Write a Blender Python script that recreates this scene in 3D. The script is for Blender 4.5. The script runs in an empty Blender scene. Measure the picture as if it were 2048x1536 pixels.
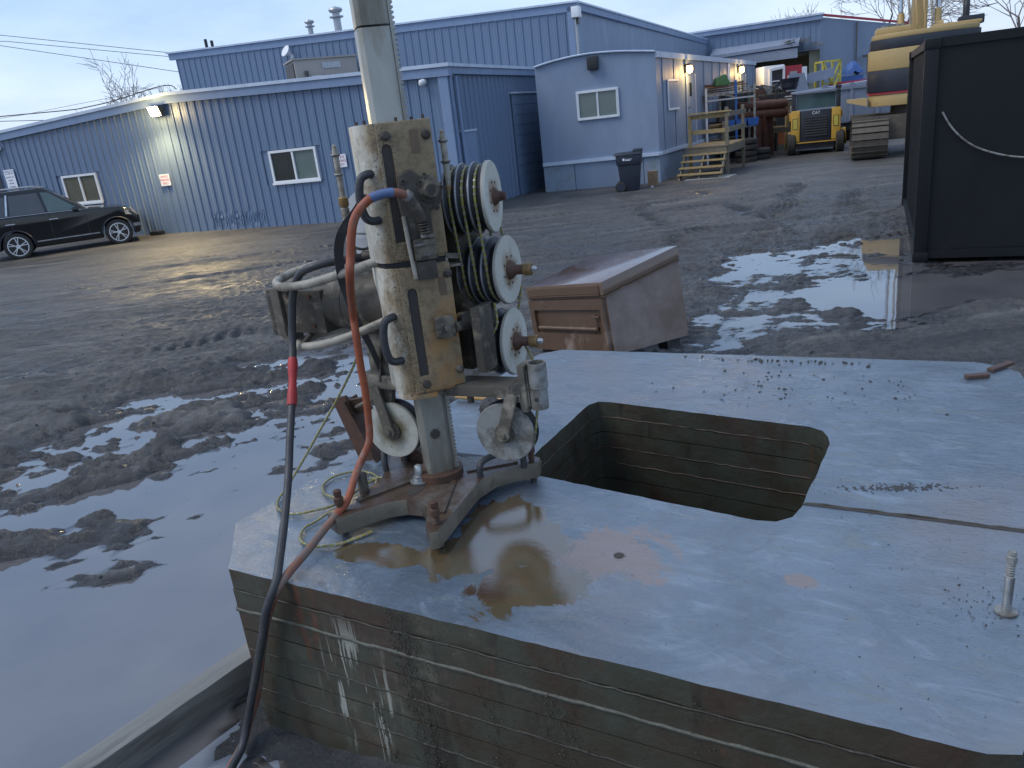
import bpy, bmesh, math, random
import numpy as np
from mathutils import Vector, Matrix
from mathutils.geometry import tessellate_polygon
random.seed(7); rng = np.random.default_rng(7)
R = math.radians
sc = bpy.context.scene
col = sc.collection

# ------------------------------------------------------------------ camera
cam_d = bpy.data.cameras.new('camera'); cam_d.sensor_width = 36; cam_d.lens = 27.035
cam_d.clip_start = 0.05; cam_d.clip_end = 2000
cam = bpy.data.objects.new('camera', cam_d); col.objects.link(cam)
cx = Vector((0.99337, -0.03694, -0.10886)); cd = Vector((-0.11496, -0.31923, -0.94068)); cf = Vector((0.0, 0.94696, -0.32136))
cam.matrix_world = Matrix(((cx.x, -cd.x, -cf.x, 0), (cx.y, -cd.y, -cf.y, 0), (cx.z, -cd.z, -cf.z, 2.25), (0, 0, 0, 1)))
sc.camera = cam

# ------------------------------------------------------------------ sky (overcast dusk)
SUN_AZ, SUN_EL = R(-102), R(50)
w = bpy.data.worlds.new('World'); sc.world = w; w.use_nodes = True
nt = w.node_tree; N = nt.nodes; N.clear()
out = N.new('ShaderNodeOutputWorld'); bg = N.new('ShaderNodeBackground'); bg.inputs['Strength'].default_value = 0.1
sky = N.new('ShaderNodeTexSky'); sky.sky_type = 'NISHITA'; sky.sun_disc = False
sky.sun_elevation = SUN_EL; sky.sun_rotation = SUN_AZ
tc = N.new('ShaderNodeTexCoord'); sp = N.new('ShaderNodeSeparateXYZ'); nt.links.new(tc.outputs['Generated'], sp.inputs[0])
rp = N.new('ShaderNodeValToRGB'); e = rp.color_ramp.elements
e[0].position = 0.0; e[0].color = (.60, .67, .80, 1); e[1].position = 1; e[1].color = (.43, .53, .70, 1)
for p, c in ((.08, (.57, .70, .89, 1)), (.2, (.43, .61, .87, 1)), (.45, (.40, .54, .79, 1))):
    k = rp.color_ramp.elements.new(p); k.color = c
nt.links.new(sp.outputs[2], rp.inputs[0])
mp = N.new('ShaderNodeMapping'); mp.inputs['Scale'].default_value = (1.2, 1.2, 3.5); nt.links.new(tc.outputs['Generated'], mp.inputs[0])
nz = N.new('ShaderNodeTexNoise'); nz.inputs['Scale'].default_value = 2.6; nz.inputs['Detail'].default_value = 7; nz.inputs['Roughness'].default_value = .6
nt.links.new(mp.outputs[0], nz.inputs['Vector'])
cr = N.new('ShaderNodeValToRGB'); cr.color_ramp.elements[0].position = .32; cr.color_ramp.elements[0].color = (7.4, 8.0, 8.9, 1)
cr.color_ramp.elements[1].position = .72; cr.color_ramp.elements[1].color = (11.4, 11.0, 10.6, 1)
nt.links.new(nz.outputs[0], cr.inputs[0])
mu = N.new('ShaderNodeMix'); mu.data_type = 'RGBA'; mu.blend_type = 'MULTIPLY'; mu.inputs[0].default_value = 1
nt.links.new(rp.outputs[0], mu.inputs[6]); nt.links.new(cr.outputs[0], mu.inputs[7])
mx = N.new('ShaderNodeMix'); mx.data_type = 'RGBA'; mx.inputs[0].default_value = .88
nt.links.new(sky.outputs[0], mx.inputs[6]); nt.links.new(mu.outputs[2], mx.inputs[7])
nt.links.new(mx.outputs[2], bg.inputs[0]); nt.links.new(bg.outputs[0], out.inputs[0])

sun_d = bpy.data.lights.new('sun', 'SUN'); sun_d.energy = 1.35; sun_d.angle = R(30); sun_d.color = (1, .97, .93)
sun = bpy.data.objects.new('sun', sun_d); col.objects.link(sun)
sdir = Vector((math.sin(SUN_AZ) * math.cos(SUN_EL), math.cos(SUN_AZ) * math.cos(SUN_EL), math.sin(SUN_EL)))
sun.rotation_euler = sdir.to_track_quat('Z', 'Y').to_euler()
sun.location = (0, 0, 30)
sc.view_settings.view_transform = 'Standard'; sc.view_settings.look = 'None'
sc.view_settings.exposure = 0.45; sc.view_settings.gamma = 1; sc.view_settings.use_curve_mapping = False
try:
    sc.cycles.use_denoising = True; sc.cycles.max_bounces = 6; sc.cycles.sample_clamp_indirect = 4
except Exception: pass

# ------------------------------------------------------------------ helpers
def catmull(pts, n=8, closed=False):
    P = [Vector(p) for p in pts]; L = len(P); o = []
    for i in range(L if closed else L - 1):
        if closed: a, b, c, d = P[(i-1) % L], P[i], P[(i+1) % L], P[(i+2) % L]
        else: a, b, c, d = P[max(i-1, 0)], P[i], P[i+1], P[min(i+2, L-1)]
        for k in range(n):
            t = k / n; t2 = t*t; t3 = t2*t
            o.append(.5*((2*b) + (c-a)*t + (2*a-5*b+4*c-d)*t2 + (3*b-a-3*c+d)*t3))
    if not closed: o.append(P[-1])
    return o

class MB:
    def __init__(s, z=0.0): s.v = []; s.f = []; s.z = z
    def add(s, v, f):
        o = len(s.v); s.v += [tuple(p) for p in v]; s.f += [tuple(i + o for i in q) for q in f]; return s
    def box(s, x0, x1, y0, y1, z0, z1):
        return s.add([(x0,y0,z0),(x1,y0,z0),(x1,y1,z0),(x0,y1,z0),(x0,y0,z1),(x1,y0,z1),(x1,y1,z1),(x0,y1,z1)],
                     [(0,3,2,1),(4,5,6,7),(0,1,5,4),(1,2,6,5),(2,3,7,6),(3,0,4,7)])
    def hexa(s, b, t):
        return s.add(list(b) + list(t), [(0,3,2,1),(4,5,6,7),(0,1,5,4),(1,2,6,5),(2,3,7,6),(3,0,4,7)])
    def bar(s, p0, p1, wd, ht, up=(0,0,1)):
        p0, p1 = Vector(p0), Vector(p1); d = (p1-p0).normalized(); u = Vector(up)
        if abs(d.dot(u)) > .98: u = Vector((0,1,0))
        a = d.cross(u).normalized() * wd/2; c = a.cross(d).normalized() * ht/2
        q = lambda p: [p-a-c, p+a-c, p+a+c, p-a+c]
        return s.add(q(p0)+q(p1), [(3,2,1,0),(4,5,6,7),(0,1,5,4),(1,2,6,5),(2,3,7,6),(3,0,4,7)])
    def lathe(s, prof, o=(0,0,0), ax=(0,0,1), n=24, a0=0.0):
        o = Vector(o); ax = Vector(ax).normalized(); u = ax.orthogonal().normalized(); vv = ax.cross(u)
        V = []; F = []; m = len(prof)
        for r, t in prof:
            for k in range(n):
                a = 2*math.pi*k/n + a0; V.append(o + ax*t + (u*math.cos(a) + vv*math.sin(a))*max(r, 1e-5))
        for i in range(m-1):
            for k in range(n):
                k2 = (k+1) % n; F.append((i*n+k, i*n+k2, (i+1)*n+k2, (i+1)*n+k))
        F.append(tuple(range(n))[::-1]); F.append(tuple((m-1)*n+k for k in range(n)))
        return s.add(V, F)
    def cyl(s, p0, p1, r, r1=None, n=14):
        p0, p1 = Vector(p0), Vector(p1); d = p1-p0
        return s.lathe([(r, 0), (r if r1 is None else r1, d.length)], p0, d, n)
    def tube(s, pts, r, n=8, closed=False, rf=None):
        P = [Vector(p) for p in pts]; L = len(P); V = []; F = []; u = None
        for i in range(L):
            if closed: d = P[(i+1) % L] - P[i-1]
            else: d = P[min(i+1, L-1)] - P[max(i-1, 0)]
            d.normalize()
            if u is None: u = d.orthogonal().normalized()
            u = (u - d*u.dot(d)); u = u.normalized() if u.length > 1e-6 else d.orthogonal().normalized()
            vv = d.cross(u); rr = r if rf is None else rf(i/(L-1))
            for k in range(n):
                a = 2*math.pi*k/n; V.append(P[i] + (u*math.cos(a) + vv*math.sin(a))*rr)
        for i in range(L if closed else L-1):
            j = (i+1) % L
            for k in range(n):
                k2 = (k+1) % n; F.append((i*n+k, i*n+k2, j*n+k2, j*n+k))
        if not closed: F.append(tuple(range(n))[::-1]); F.append(tuple((L-1)*n+k for k in range(n)))
        return s.add(V, F)
    def prism(s, poly, a0, a1, axis='z', holes=()):
        m = {'z': lambda p, h: (p[0], p[1], h), 'y': lambda p, h: (p[0], h, p[1]), 'x': lambda p, h: (h, p[0], p[1])}[axis]
        loops = [list(poly)] + [list(h) for h in holes]
        flat = [p for l in loops for p in l]; n = len(flat)
        V = [m(p, a0) for p in flat] + [m(p, a1) for p in flat]; F = []
        if holes:
            tri = tessellate_polygon([[Vector((p[0], p[1], 0)) for p in l] for l in loops])
            for t in tri: F.append(tuple(t)); F.append(tuple(i+n for i in t[::-1]))
        else: F += [tuple(range(n))[::-1], tuple(range(n, 2*n))]
        o = 0
        for l in loops:
            k = len(l)
            for i in range(k): j = (i+1) % k; F.append((o+i, o+j, o+j+n, o+i+n))
            o += k
        return s.add(V, F)
    def mesh(s, name, mat, bevel=0, seg=2, flat=False):
        me = bpy.data.meshes.new(name); me.from_pydata(s.v, [], s.f); bm = bmesh.new(); bm.from_mesh(me)
        if s.z: bmesh.ops.translate(bm, verts=bm.verts, vec=(0, 0, s.z))
        bmesh.ops.recalc_face_normals(bm, faces=bm.faces)
        if bevel:
            es = [e for e in bm.edges if len(e.link_faces) == 2 and e.calc_face_angle(0) > R(25)]
            bmesh.ops.bevel(bm, geom=es, offset=bevel, segments=seg, affect='EDGES', profile=.6, clamp_overlap=True)
        if not flat:
            for f in bm.faces: f.smooth = True
            for e_ in bm.edges: e_.smooth = len(e_.link_faces) == 2 and e_.calc_face_angle(0) < R(38)
        bm.to_mesh(me); bm.free()
        if mat: me.materials.append(M[mat] if isinstance(mat, str) else mat)
        return me
    def build(s, name, mat, parent=None, bevel=0, seg=2, flat=False, loc=None, rot=None):
        return obj(name, s.mesh(name, mat, bevel, seg, flat), parent, loc, rot)

def obj(name, me, parent=None, loc=None, rot=None):
    o = bpy.data.objects.new(name, me); col.objects.link(o); o.parent = parent
    if loc is not None: o.location = loc
    if rot is not None: o.rotation_euler = rot
    return o
def tag(o, label, cat, group=None):
    o['label'] = label; o['category'] = cat
    if group: o['group'] = group
    return o
def thing(name, label, cat, loc=(0,0,0), rz=0.0, group=None):
    o = bpy.data.objects.new(name, None); col.objects.link(o); o.location = loc; o.rotation_euler = (0, 0, rz)
    o.empty_display_size = .1
    return tag(o, label, cat, group)
def copy_tree(o, parent=None):
    c = o.copy(); col.objects.link(c); c.parent = parent
    for ch in o.children: copy_tree(ch, c)
    return c
def setting(o, kind='structure'): o['kind'] = kind; return o
def text(name, body, size, mat, parent, loc, rot, ext=.001, align='CENTER'):
    cu = bpy.data.curves.new(name, 'FONT'); cu.body = body; cu.size = size; cu.extrude = ext; cu.align_x = align; cu.align_y = 'CENTER'
    t = bpy.data.objects.new('tmp', cu); col.objects.link(t); bpy.context.view_layer.update()
    me = bpy.data.meshes.new_from_object(t.evaluated_get(bpy.context.evaluated_depsgraph_get()))
    bpy.data.objects.remove(t); me.materials.clear(); me.materials.append(M[mat]); me.name = name
    return obj(name, me, parent, loc, rot)

# ------------------------------------------------------------------ materials
M = {}
def mat(name, c, c2=None, sc_=6.0, rough=.6, rvar=.15, metal=0.0, bump=0.0, bsc=40.0, stain=None, ssc=2.0, sth=.55, sw=.12,
        stretch=None, ior=1.5, coat=0.0, spec=.5, emit=None, estr=0.0, detail=6, stain2=None, s2sc=8.0, s2th=.6, srough=None):
    m = bpy.data.materials.new(name); m.use_nodes = True; t = m.node_tree; n = t.nodes; b = n['Principled BSDF']; l = t.links.new
    b.inputs['Metallic'].default_value = metal; b.inputs['IOR'].default_value = ior; b.inputs['Specular IOR Level'].default_value = spec
    b.inputs['Coat Weight'].default_value = coat; b.inputs['Coat Roughness'].default_value = .08
    if emit: b.inputs['Emission Color'].default_value = (*emit, 1); b.inputs['Emission Strength'].default_value = estr
    tc = n.new('ShaderNodeTexCoord'); vec = tc.outputs['Object']
    if stretch:
        mp = n.new('ShaderNodeMapping'); mp.inputs['Scale'].default_value = stretch; l(vec, mp.inputs[0]); vec = mp.outputs[0]
    def noise(s, d=detail, rg=.6):
        q = n.new('ShaderNodeTexNoise'); q.inputs['Scale'].default_value = s; q.inputs['Detail'].default_value = d; q.inputs['Roughness'].default_value = rg
        l(vec, q.inputs['Vector']); return q.outputs[0]
    def ramp(f, p0, p1):
        q = n.new('ShaderNodeMapRange'); q.inputs[1].default_value = p0; q.inputs[2].default_value = p1; l(f, q.inputs[0]); return q.outputs[0]
    def mixc(f, a, bb):
        q = n.new('ShaderNodeMix'); q.data_type = 'RGBA'
        if isinstance(f, float): q.inputs[0].default_value = f
        else: l(f, q.inputs[0])
        for k, s_ in ((6, a), (7, bb)):
            if isinstance(s_, tuple): q.inputs[k].default_value = (*s_[:3], 1)
            else: l(s_, q.inputs[k])
        return q.outputs[2]
    c2 = c2 or tuple(x*.72 for x in c)
    f1 = noise(sc_); colr = mixc(ramp(f1, .3, .7), c2, c)
    rr = n.new('ShaderNodeMapRange'); rr.inputs[1].default_value = .25; rr.inputs[2].default_value = .75
    rr.inputs[3].default_value = max(.02, rough - rvar); rr.inputs[4].default_value = min(1, rough + rvar); l(noise(sc_*2.3), rr.inputs[0]); ro = rr.outputs[0]
    if stain:
        sm = ramp(noise(ssc, 9, .68), sth - sw/2, sth + sw/2); colr = mixc(sm, colr, stain)
        if srough is not None:
            q = n.new('ShaderNodeMix'); l(sm, q.inputs[0]); l(ro, q.inputs[2]); q.inputs[3].default_value = srough; ro = q.outputs[0]
    if stain2: colr = mixc(ramp(noise(s2sc, 9, .7), s2th - .04, s2th + .04), colr, stain2)
    if isinstance(colr, tuple): b.inputs['Base Color'].default_value = (*colr, 1)
    else: l(colr, b.inputs['Base Color'])
    l(ro, b.inputs['Roughness'])
    if bump:
        bp = n.new('ShaderNodeBump'); bp.inputs['Strength'].default_value = bump; bp.inputs['Distance'].default_value = .01
        l(noise(bsc, 8), bp.inputs['Height']); l(bp.outputs[0], b.inputs['Normal'])
    M[name] = m; m['_'] = 0
    return m
mat('blue_clad', (.148,.208,.31), (.126,.183,.28), 1.5, .42, .1, bump=.02, stretch=(1,1,.15), stain=(.17,.225,.31), ssc=1.6, sth=.66)
mat('blue_trim', (.20,.27,.40), (.16,.23,.36), 3, .5)
mat('pale_trim', (.52,.60,.72), (.40,.47,.58), 3, .45)
mat('roof_metal', (.30,.34,.40), (.22,.25,.30), 2, .5)
mat('trailer_paint', (.215,.27,.365), (.19,.245,.34), 1.2, .55, stretch=(1,1,.3), stain=(.25,.31,.41), ssc=1.5, sth=.62, sw=.3)
mat('trailer_skirt', (.27,.33,.42), (.20,.25,.32), 2, .75, stain=(.16,.18,.15), ssc=2, sth=.6, sw=.2, bump=.1, bsc=30)
mat('white_vinyl', (.75,.77,.8), (.66,.68,.7), 8, .4)
mat('sign_white', (.78,.80,.84), (.7,.72,.78), 8, .5)
mat('sign_red', (.55,.07,.10), None, 8, .6)
mat('sign_grey', (.20,.22,.30), None, 8, .6)
mat('glass_dark', (.03,.035,.035), (.02,.025,.022), 2, .06, .03, ior=1.5, spec=.6)
mat('glass_pale', (.14,.18,.17), (.10,.14,.13), 1.3, .08, .03, spec=.6)
mat('curtain', (.10,.095,.06), (.07,.065,.04), 3, .5)
mat('tan_hvac', (.34,.31,.28), (.30,.28,.26), 3, .6)
mat('hvac_grille', (.09,.09,.09), None, 20, .7)
mat('galv', (.45,.47,.49), (.32,.33,.35), 14, .45, .2, metal=.6, bump=.1, bsc=60)
mat('galv_mud', (.30,.31,.31), (.20,.20,.19), 10, .6, .2, metal=.25, bump=.25, bsc=50, stain=(.13,.12,.10), ssc=9, sth=.52)
mat('black_metal', (.022,.023,.026), (.014,.015,.017), 5, .5, .15, bump=.05)
mat('dark_plastic', (.022,.028,.045), (.017,.022,.037), 5, .5)
mat('lumber', (.38,.28,.13), (.27,.19,.085), 12, .75, stretch=(1,1,1), bump=.15, bsc=50)
mat('old_lumber', (.20,.17,.12), (.12,.105,.08), 12, .8, bump=.2, bsc=50)
mat('rust', (.13,.055,.035), (.07,.03,.022), 9, .8, bump=.3, bsc=40)
mat('cat_yellow', (.56,.34,.05), (.46,.27,.04), 3, .5, stain=(.28,.18,.06), ssc=4, sth=.63)
mat('exc_yellow', (.43,.305,.13), (.38,.27,.115), 3, .5, stain=(.30,.22,.11), ssc=3, sth=.66)
mat('exc_black', (.02,.025,.038), (.015,.018,.027), 3, .45)
mat('slurry_crumb', (.075,.062,.046), (.045,.037,.028), 20, .6, bump=.4, bsc=40)
mat('track_steel', (.125,.103,.08), (.075,.062,.048), 7, .7, bump=.3, bsc=30, metal=.1)
mat('grey_steel', (.24,.28,.36), (.20,.235,.31), 2, .55, stain=(.16,.17,.2), ssc=3, sth=.66)
mat('container', (.006,.007,.009), (.004,.005,.0065), 2, .5, .1, bump=.06, bsc=12, spec=.3, stain=(.016,.016,.016), ssc=5, sth=.69, stretch=(1,1,.5))
mat('scuff', (.10,.10,.10), None, 20, .6)
mat('red_panel', (.42,.04,.055), (.35,.03,.045), 3, .5)
mat('tarp_blue', (.05,.12,.34), (.03,.08,.25), 8, .55, bump=.4, bsc=14)
mat('green_box', (.04,.13,.045), None, 5, .6)
mat('blue_bin', (.02,.10,.36), None, 5, .5)
mat('lattice_yellow', (.55,.47,.07), (.44,.37,.06), 5, .5)
mat('orange_rack', (.50,.14,.04), None, 5, .6)
mat('junk_dark', (.03,.032,.035), (.05,.05,.05), 9, .7, bump=.3)
mat('cream_paint', (.40,.40,.30), (.32,.32,.24), 2, .7)
mat('bark', (.10,.085,.075), (.06,.05,.045), 10, .9)
mat('twig', (.20,.17,.16), (.14,.12,.115), 10, .9)
mat('leaf_dry', (.30,.15,.07), (.22,.10,.05), 10, .8)
mat('cable_black', (.02,.02,.022), None, 5, .6)
mat('lamp_glow', (1,.85,.5), None, 5, .5, emit=(1,.84,.45), estr=70)
mat('lamp_glow_small', (1,.8,.4), None, 5, .5, emit=(1,.62,.18), estr=16)
mat('lamp_body', (.08,.075,.07), None, 5, .5)
# car
mat('car_black', (.003,.0035,.005), (.0025,.003,.0045), 2, .14, .04, coat=.35)
mat('car_glass', (.045,.05,.06), (.03,.034,.042), 2, .04, .01, spec=.9)
mat('car_glass_front', (.07,.12,.13), (.05,.09,.10), 2, .05, .01, spec=.7)
mat('chrome', (.62,.63,.65), None, 6, .15, .05, metal=1)
mat('alloy', (.72,.73,.75), (.62,.63,.65), 6, .3, .1, metal=.4)
mat('tyre', (.025,.024,.023), (.045,.042,.038), 9, .85, bump=.2)
mat('headlight', (.55,.55,.5), (.4,.3,.15), 14, .1)
mat('tail_lamp', (.35,.03,.02), None, 6, .2)
# brown job box
mat('job_brown', (.105,.062,.038), (.085,.05,.031), 4, .34, .1, bump=.04, bsc=30, stain=(.22,.17,.14), ssc=2.3, sth=.63, sw=.14)
mat('job_worn', (.12,.072,.045), (.095,.056,.036), 4, .36, .12, bump=.06, bsc=40, stain=(.26,.21,.19), ssc=2.2, sth=.46, sw=.4)
mat('job_lid', (.135,.085,.058), (.11,.068,.047), 4, .22, .1, bump=.03, bsc=30, stain=(.145,.098,.07), ssc=1.4, sth=.58, sw=.4, coat=.6)
# machine
mat('mast_alu', (.40,.40,.37), (.24,.23,.19), 5, .36, .15, metal=.35, bump=.10, bsc=40, stretch=(1,1,.3), stain=(.15,.125,.08), ssc=3.0, sth=.53, sw=.16)
mat('disc_white', (.66,.65,.58), (.56,.54,.46), 9, .45, bump=.05, bsc=50, stain=(.34,.24,.10), ssc=11, sth=.63, sw=.1)
mat('disc_mud', (.27,.275,.265), (.20,.20,.185), 9, .6, bump=.15, bsc=50, stain=(.11,.10,.085), ssc=12, sth=.52, sw=.14)
mat('sheave_black', (.012,.013,.018), (.008,.009,.013), 9, .5)
mat('rim_grey', (.30,.31,.33), (.18,.19,.2), 9, .4, metal=.5)
mat('hub_rust', (.11,.055,.035), (.06,.035,.025), 14, .65, bump=.2, bsc=60, metal=.2)
mat('brass_mud', (.30,.19,.08), (.20,.12,.05), 14, .5, metal=.4)
mat('grime_metal', (.075,.065,.052), (.045,.038,.03), 12, .6, .2, bump=.3, bsc=55, metal=.15, stain=(.17,.145,.105), ssc=9, sth=.58, sw=.1)
mat('frame_grey', (.105,.093,.072), (.065,.057,.045), 9, .6, bump=.2, bsc=50, stain=(.24,.215,.17), ssc=6, sth=.58)
mat('tube_grey', (.36,.335,.28), (.24,.22,.18), 9, .5, bump=.15, bsc=50, stain=(.14,.12,.09), ssc=8, sth=.56)
mat('rubber_handle', (.025,.026,.03), (.04,.042,.045), 14, .45, bump=.25, bsc=70)
mat('label_brown', (.16,.11,.07), (.12,.08,.05), 14, .6)
mat('slot_dark', (.035,.03,.027), (.05,.042,.035), 6, .7)  # dark tone standing in for shade inside slots, sockets and holes
mat('base_steel', (.085,.058,.042), (.052,.034,.025), 7, .22, .15, bump=.35, bsc=45, stain=(.11,.105,.10), ssc=5, sth=.60, sw=.12)
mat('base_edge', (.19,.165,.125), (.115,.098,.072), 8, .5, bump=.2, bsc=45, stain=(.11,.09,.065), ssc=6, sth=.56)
mat('zinc', (.55,.56,.56), (.38,.39,.39), 20, .3, .1, metal=.8)
mat('hose_orange', (.30,.075,.028), (.22,.055,.024), 14, .55, bump=.15, bsc=80, stain=(.22,.15,.12), ssc=7, sth=.6)
mat('hose_muddy', (.27,.09,.05), (.18,.08,.055), 10, .6, bump=.2, bsc=80, stain=(.15,.11,.09), ssc=10, sth=.5)
mat('hose_black', (.028,.03,.034), (.045,.046,.05), 14, .5, bump=.2, bsc=80)
mat('tape_red', (.40,.03,.03), (.3,.025,.025), 14, .55, bump=.2, bsc=60)
mat('tape_blue', (.10,.15,.30), None, 14, .55)
mat('wire_yellow', (.30,.27,.06), (.19,.17,.045), 40, .5)
mat('bead', (.36,.35,.31), (.22,.21,.18), 30, .4, metal=.5)
mat('wood_handle', (.50,.30,.11), None, 14, .5)
mat('timber_wet', (.22,.21,.19), (.12,.115,.10), 7, .35, .15, bump=.5, bsc=26, stretch=(1,.12,1), stain=(.075,.07,.06), ssc=5, sth=.58)
mat('timber_side', (.05,.045,.04), (.03,.028,.025), 7, .5, .15, bump=.4, bsc=26)
mat('clod', (.055,.054,.054), (.03,.03,.03), 20, .6, bump=.4, bsc=40)
mat('bar_rust', (.10,.055,.04), (.06,.035,.028), 20, .6)
mat('bottle_white', (.6,.6,.6), None, 20, .5)
mat('cardboard', (.28,.20,.12), None, 8, .8)
mat('conc_pad', (.33,.33,.33), (.25,.25,.25), 6, .7, bump=.2)

def nodes(m): t = m.node_tree; return t, t.nodes, t.links.new
# painted housing: cream paint, splashed with dried slurry on the front, rust low down
def housing_mat():
    m = bpy.data.materials.new('housing_paint'); m.use_nodes = True; t, n, l = nodes(m); b = n['Principled BSDF']
    tc = n.new('ShaderNodeTexCoord'); sp = n.new('ShaderNodeSeparateXYZ'); l(tc.outputs['Object'], sp.inputs[0])
    def noise(s, d=8, r=.65):
        q = n.new('ShaderNodeTexNoise'); q.inputs['Scale'].default_value = s; q.inputs['Detail'].default_value = d; q.inputs['Roughness'].default_value = r
        l(tc.outputs['Object'], q.inputs['Vector']); return q.outputs[0]
    def math_(op, a, c):
        q = n.new('ShaderNodeMath'); q.operation = op
        for k, s in ((0, a), (1, c)):
            if isinstance(s, (int, float)): q.inputs[k].default_value = s
            else: l(s, q.inputs[k])
        return q.outputs[0]
    def rng_(f, p0, p1):
        q = n.new('ShaderNodeMapRange'); q.inputs[1].default_value = p0; q.inputs[2].default_value = p1; l(f, q.inputs[0]); return q.outputs[0]
    def mixc(f, a, c):
        q = n.new('ShaderNodeMix'); q.data_type = 'RGBA'; l(f, q.inputs[0])
        for k, s in ((6, a), (7, c)):
            if isinstance(s, tuple): q.inputs[k].default_value = (*s, 1)
            else: l(s, q.inputs[k])
        return q.outputs[2]
    xf = rng_(math_('ADD', sp.outputs[0], math_('MULTIPLY', math_('SUBTRACT', noise(9), .5), .22)), -.135, -.075)
    c = mixc(xf, (.50,.49,.43), (.25,.19,.112))
    c = mixc(math_('MULTIPLY', rng_(noise(24), .47, .62), math_('ADD', math_('MULTIPLY', xf, .8), .12)), c, (.165,.118,.066))
    lowr = math_('MULTIPLY', rng_(math_('ADD', sp.outputs[0], math_('MULTIPLY', sp.outputs[2], -.42)), -.36, -.18), rng_(noise(7), .42, .60))
    c = mixc(lowr, c, (.34,.165,.045))
    c = mixc(math_('MULTIPLY', rng_(noise(120, 5), .54, .61), rng_(math_('ABSOLUTE', math_('ADD', math_('ADD', sp.outputs[0], .045), math_('MULTIPLY', math_('SUBTRACT', noise(7), .5), .2)), 0), .075, .02)), c, (.075,.06,.042))
    l(c, b.inputs['Base Color']); b.inputs['Roughness'].default_value = .6
    bp = n.new('ShaderNodeBump'); bp.inputs['Strength'].default_value = .5; bp.inputs['Distance'].default_value = .004
    l(noise(70), bp.inputs['Height']); l(bp.outputs[0], b.inputs['Normal']); M['housing'] = m
housing_mat()

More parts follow.
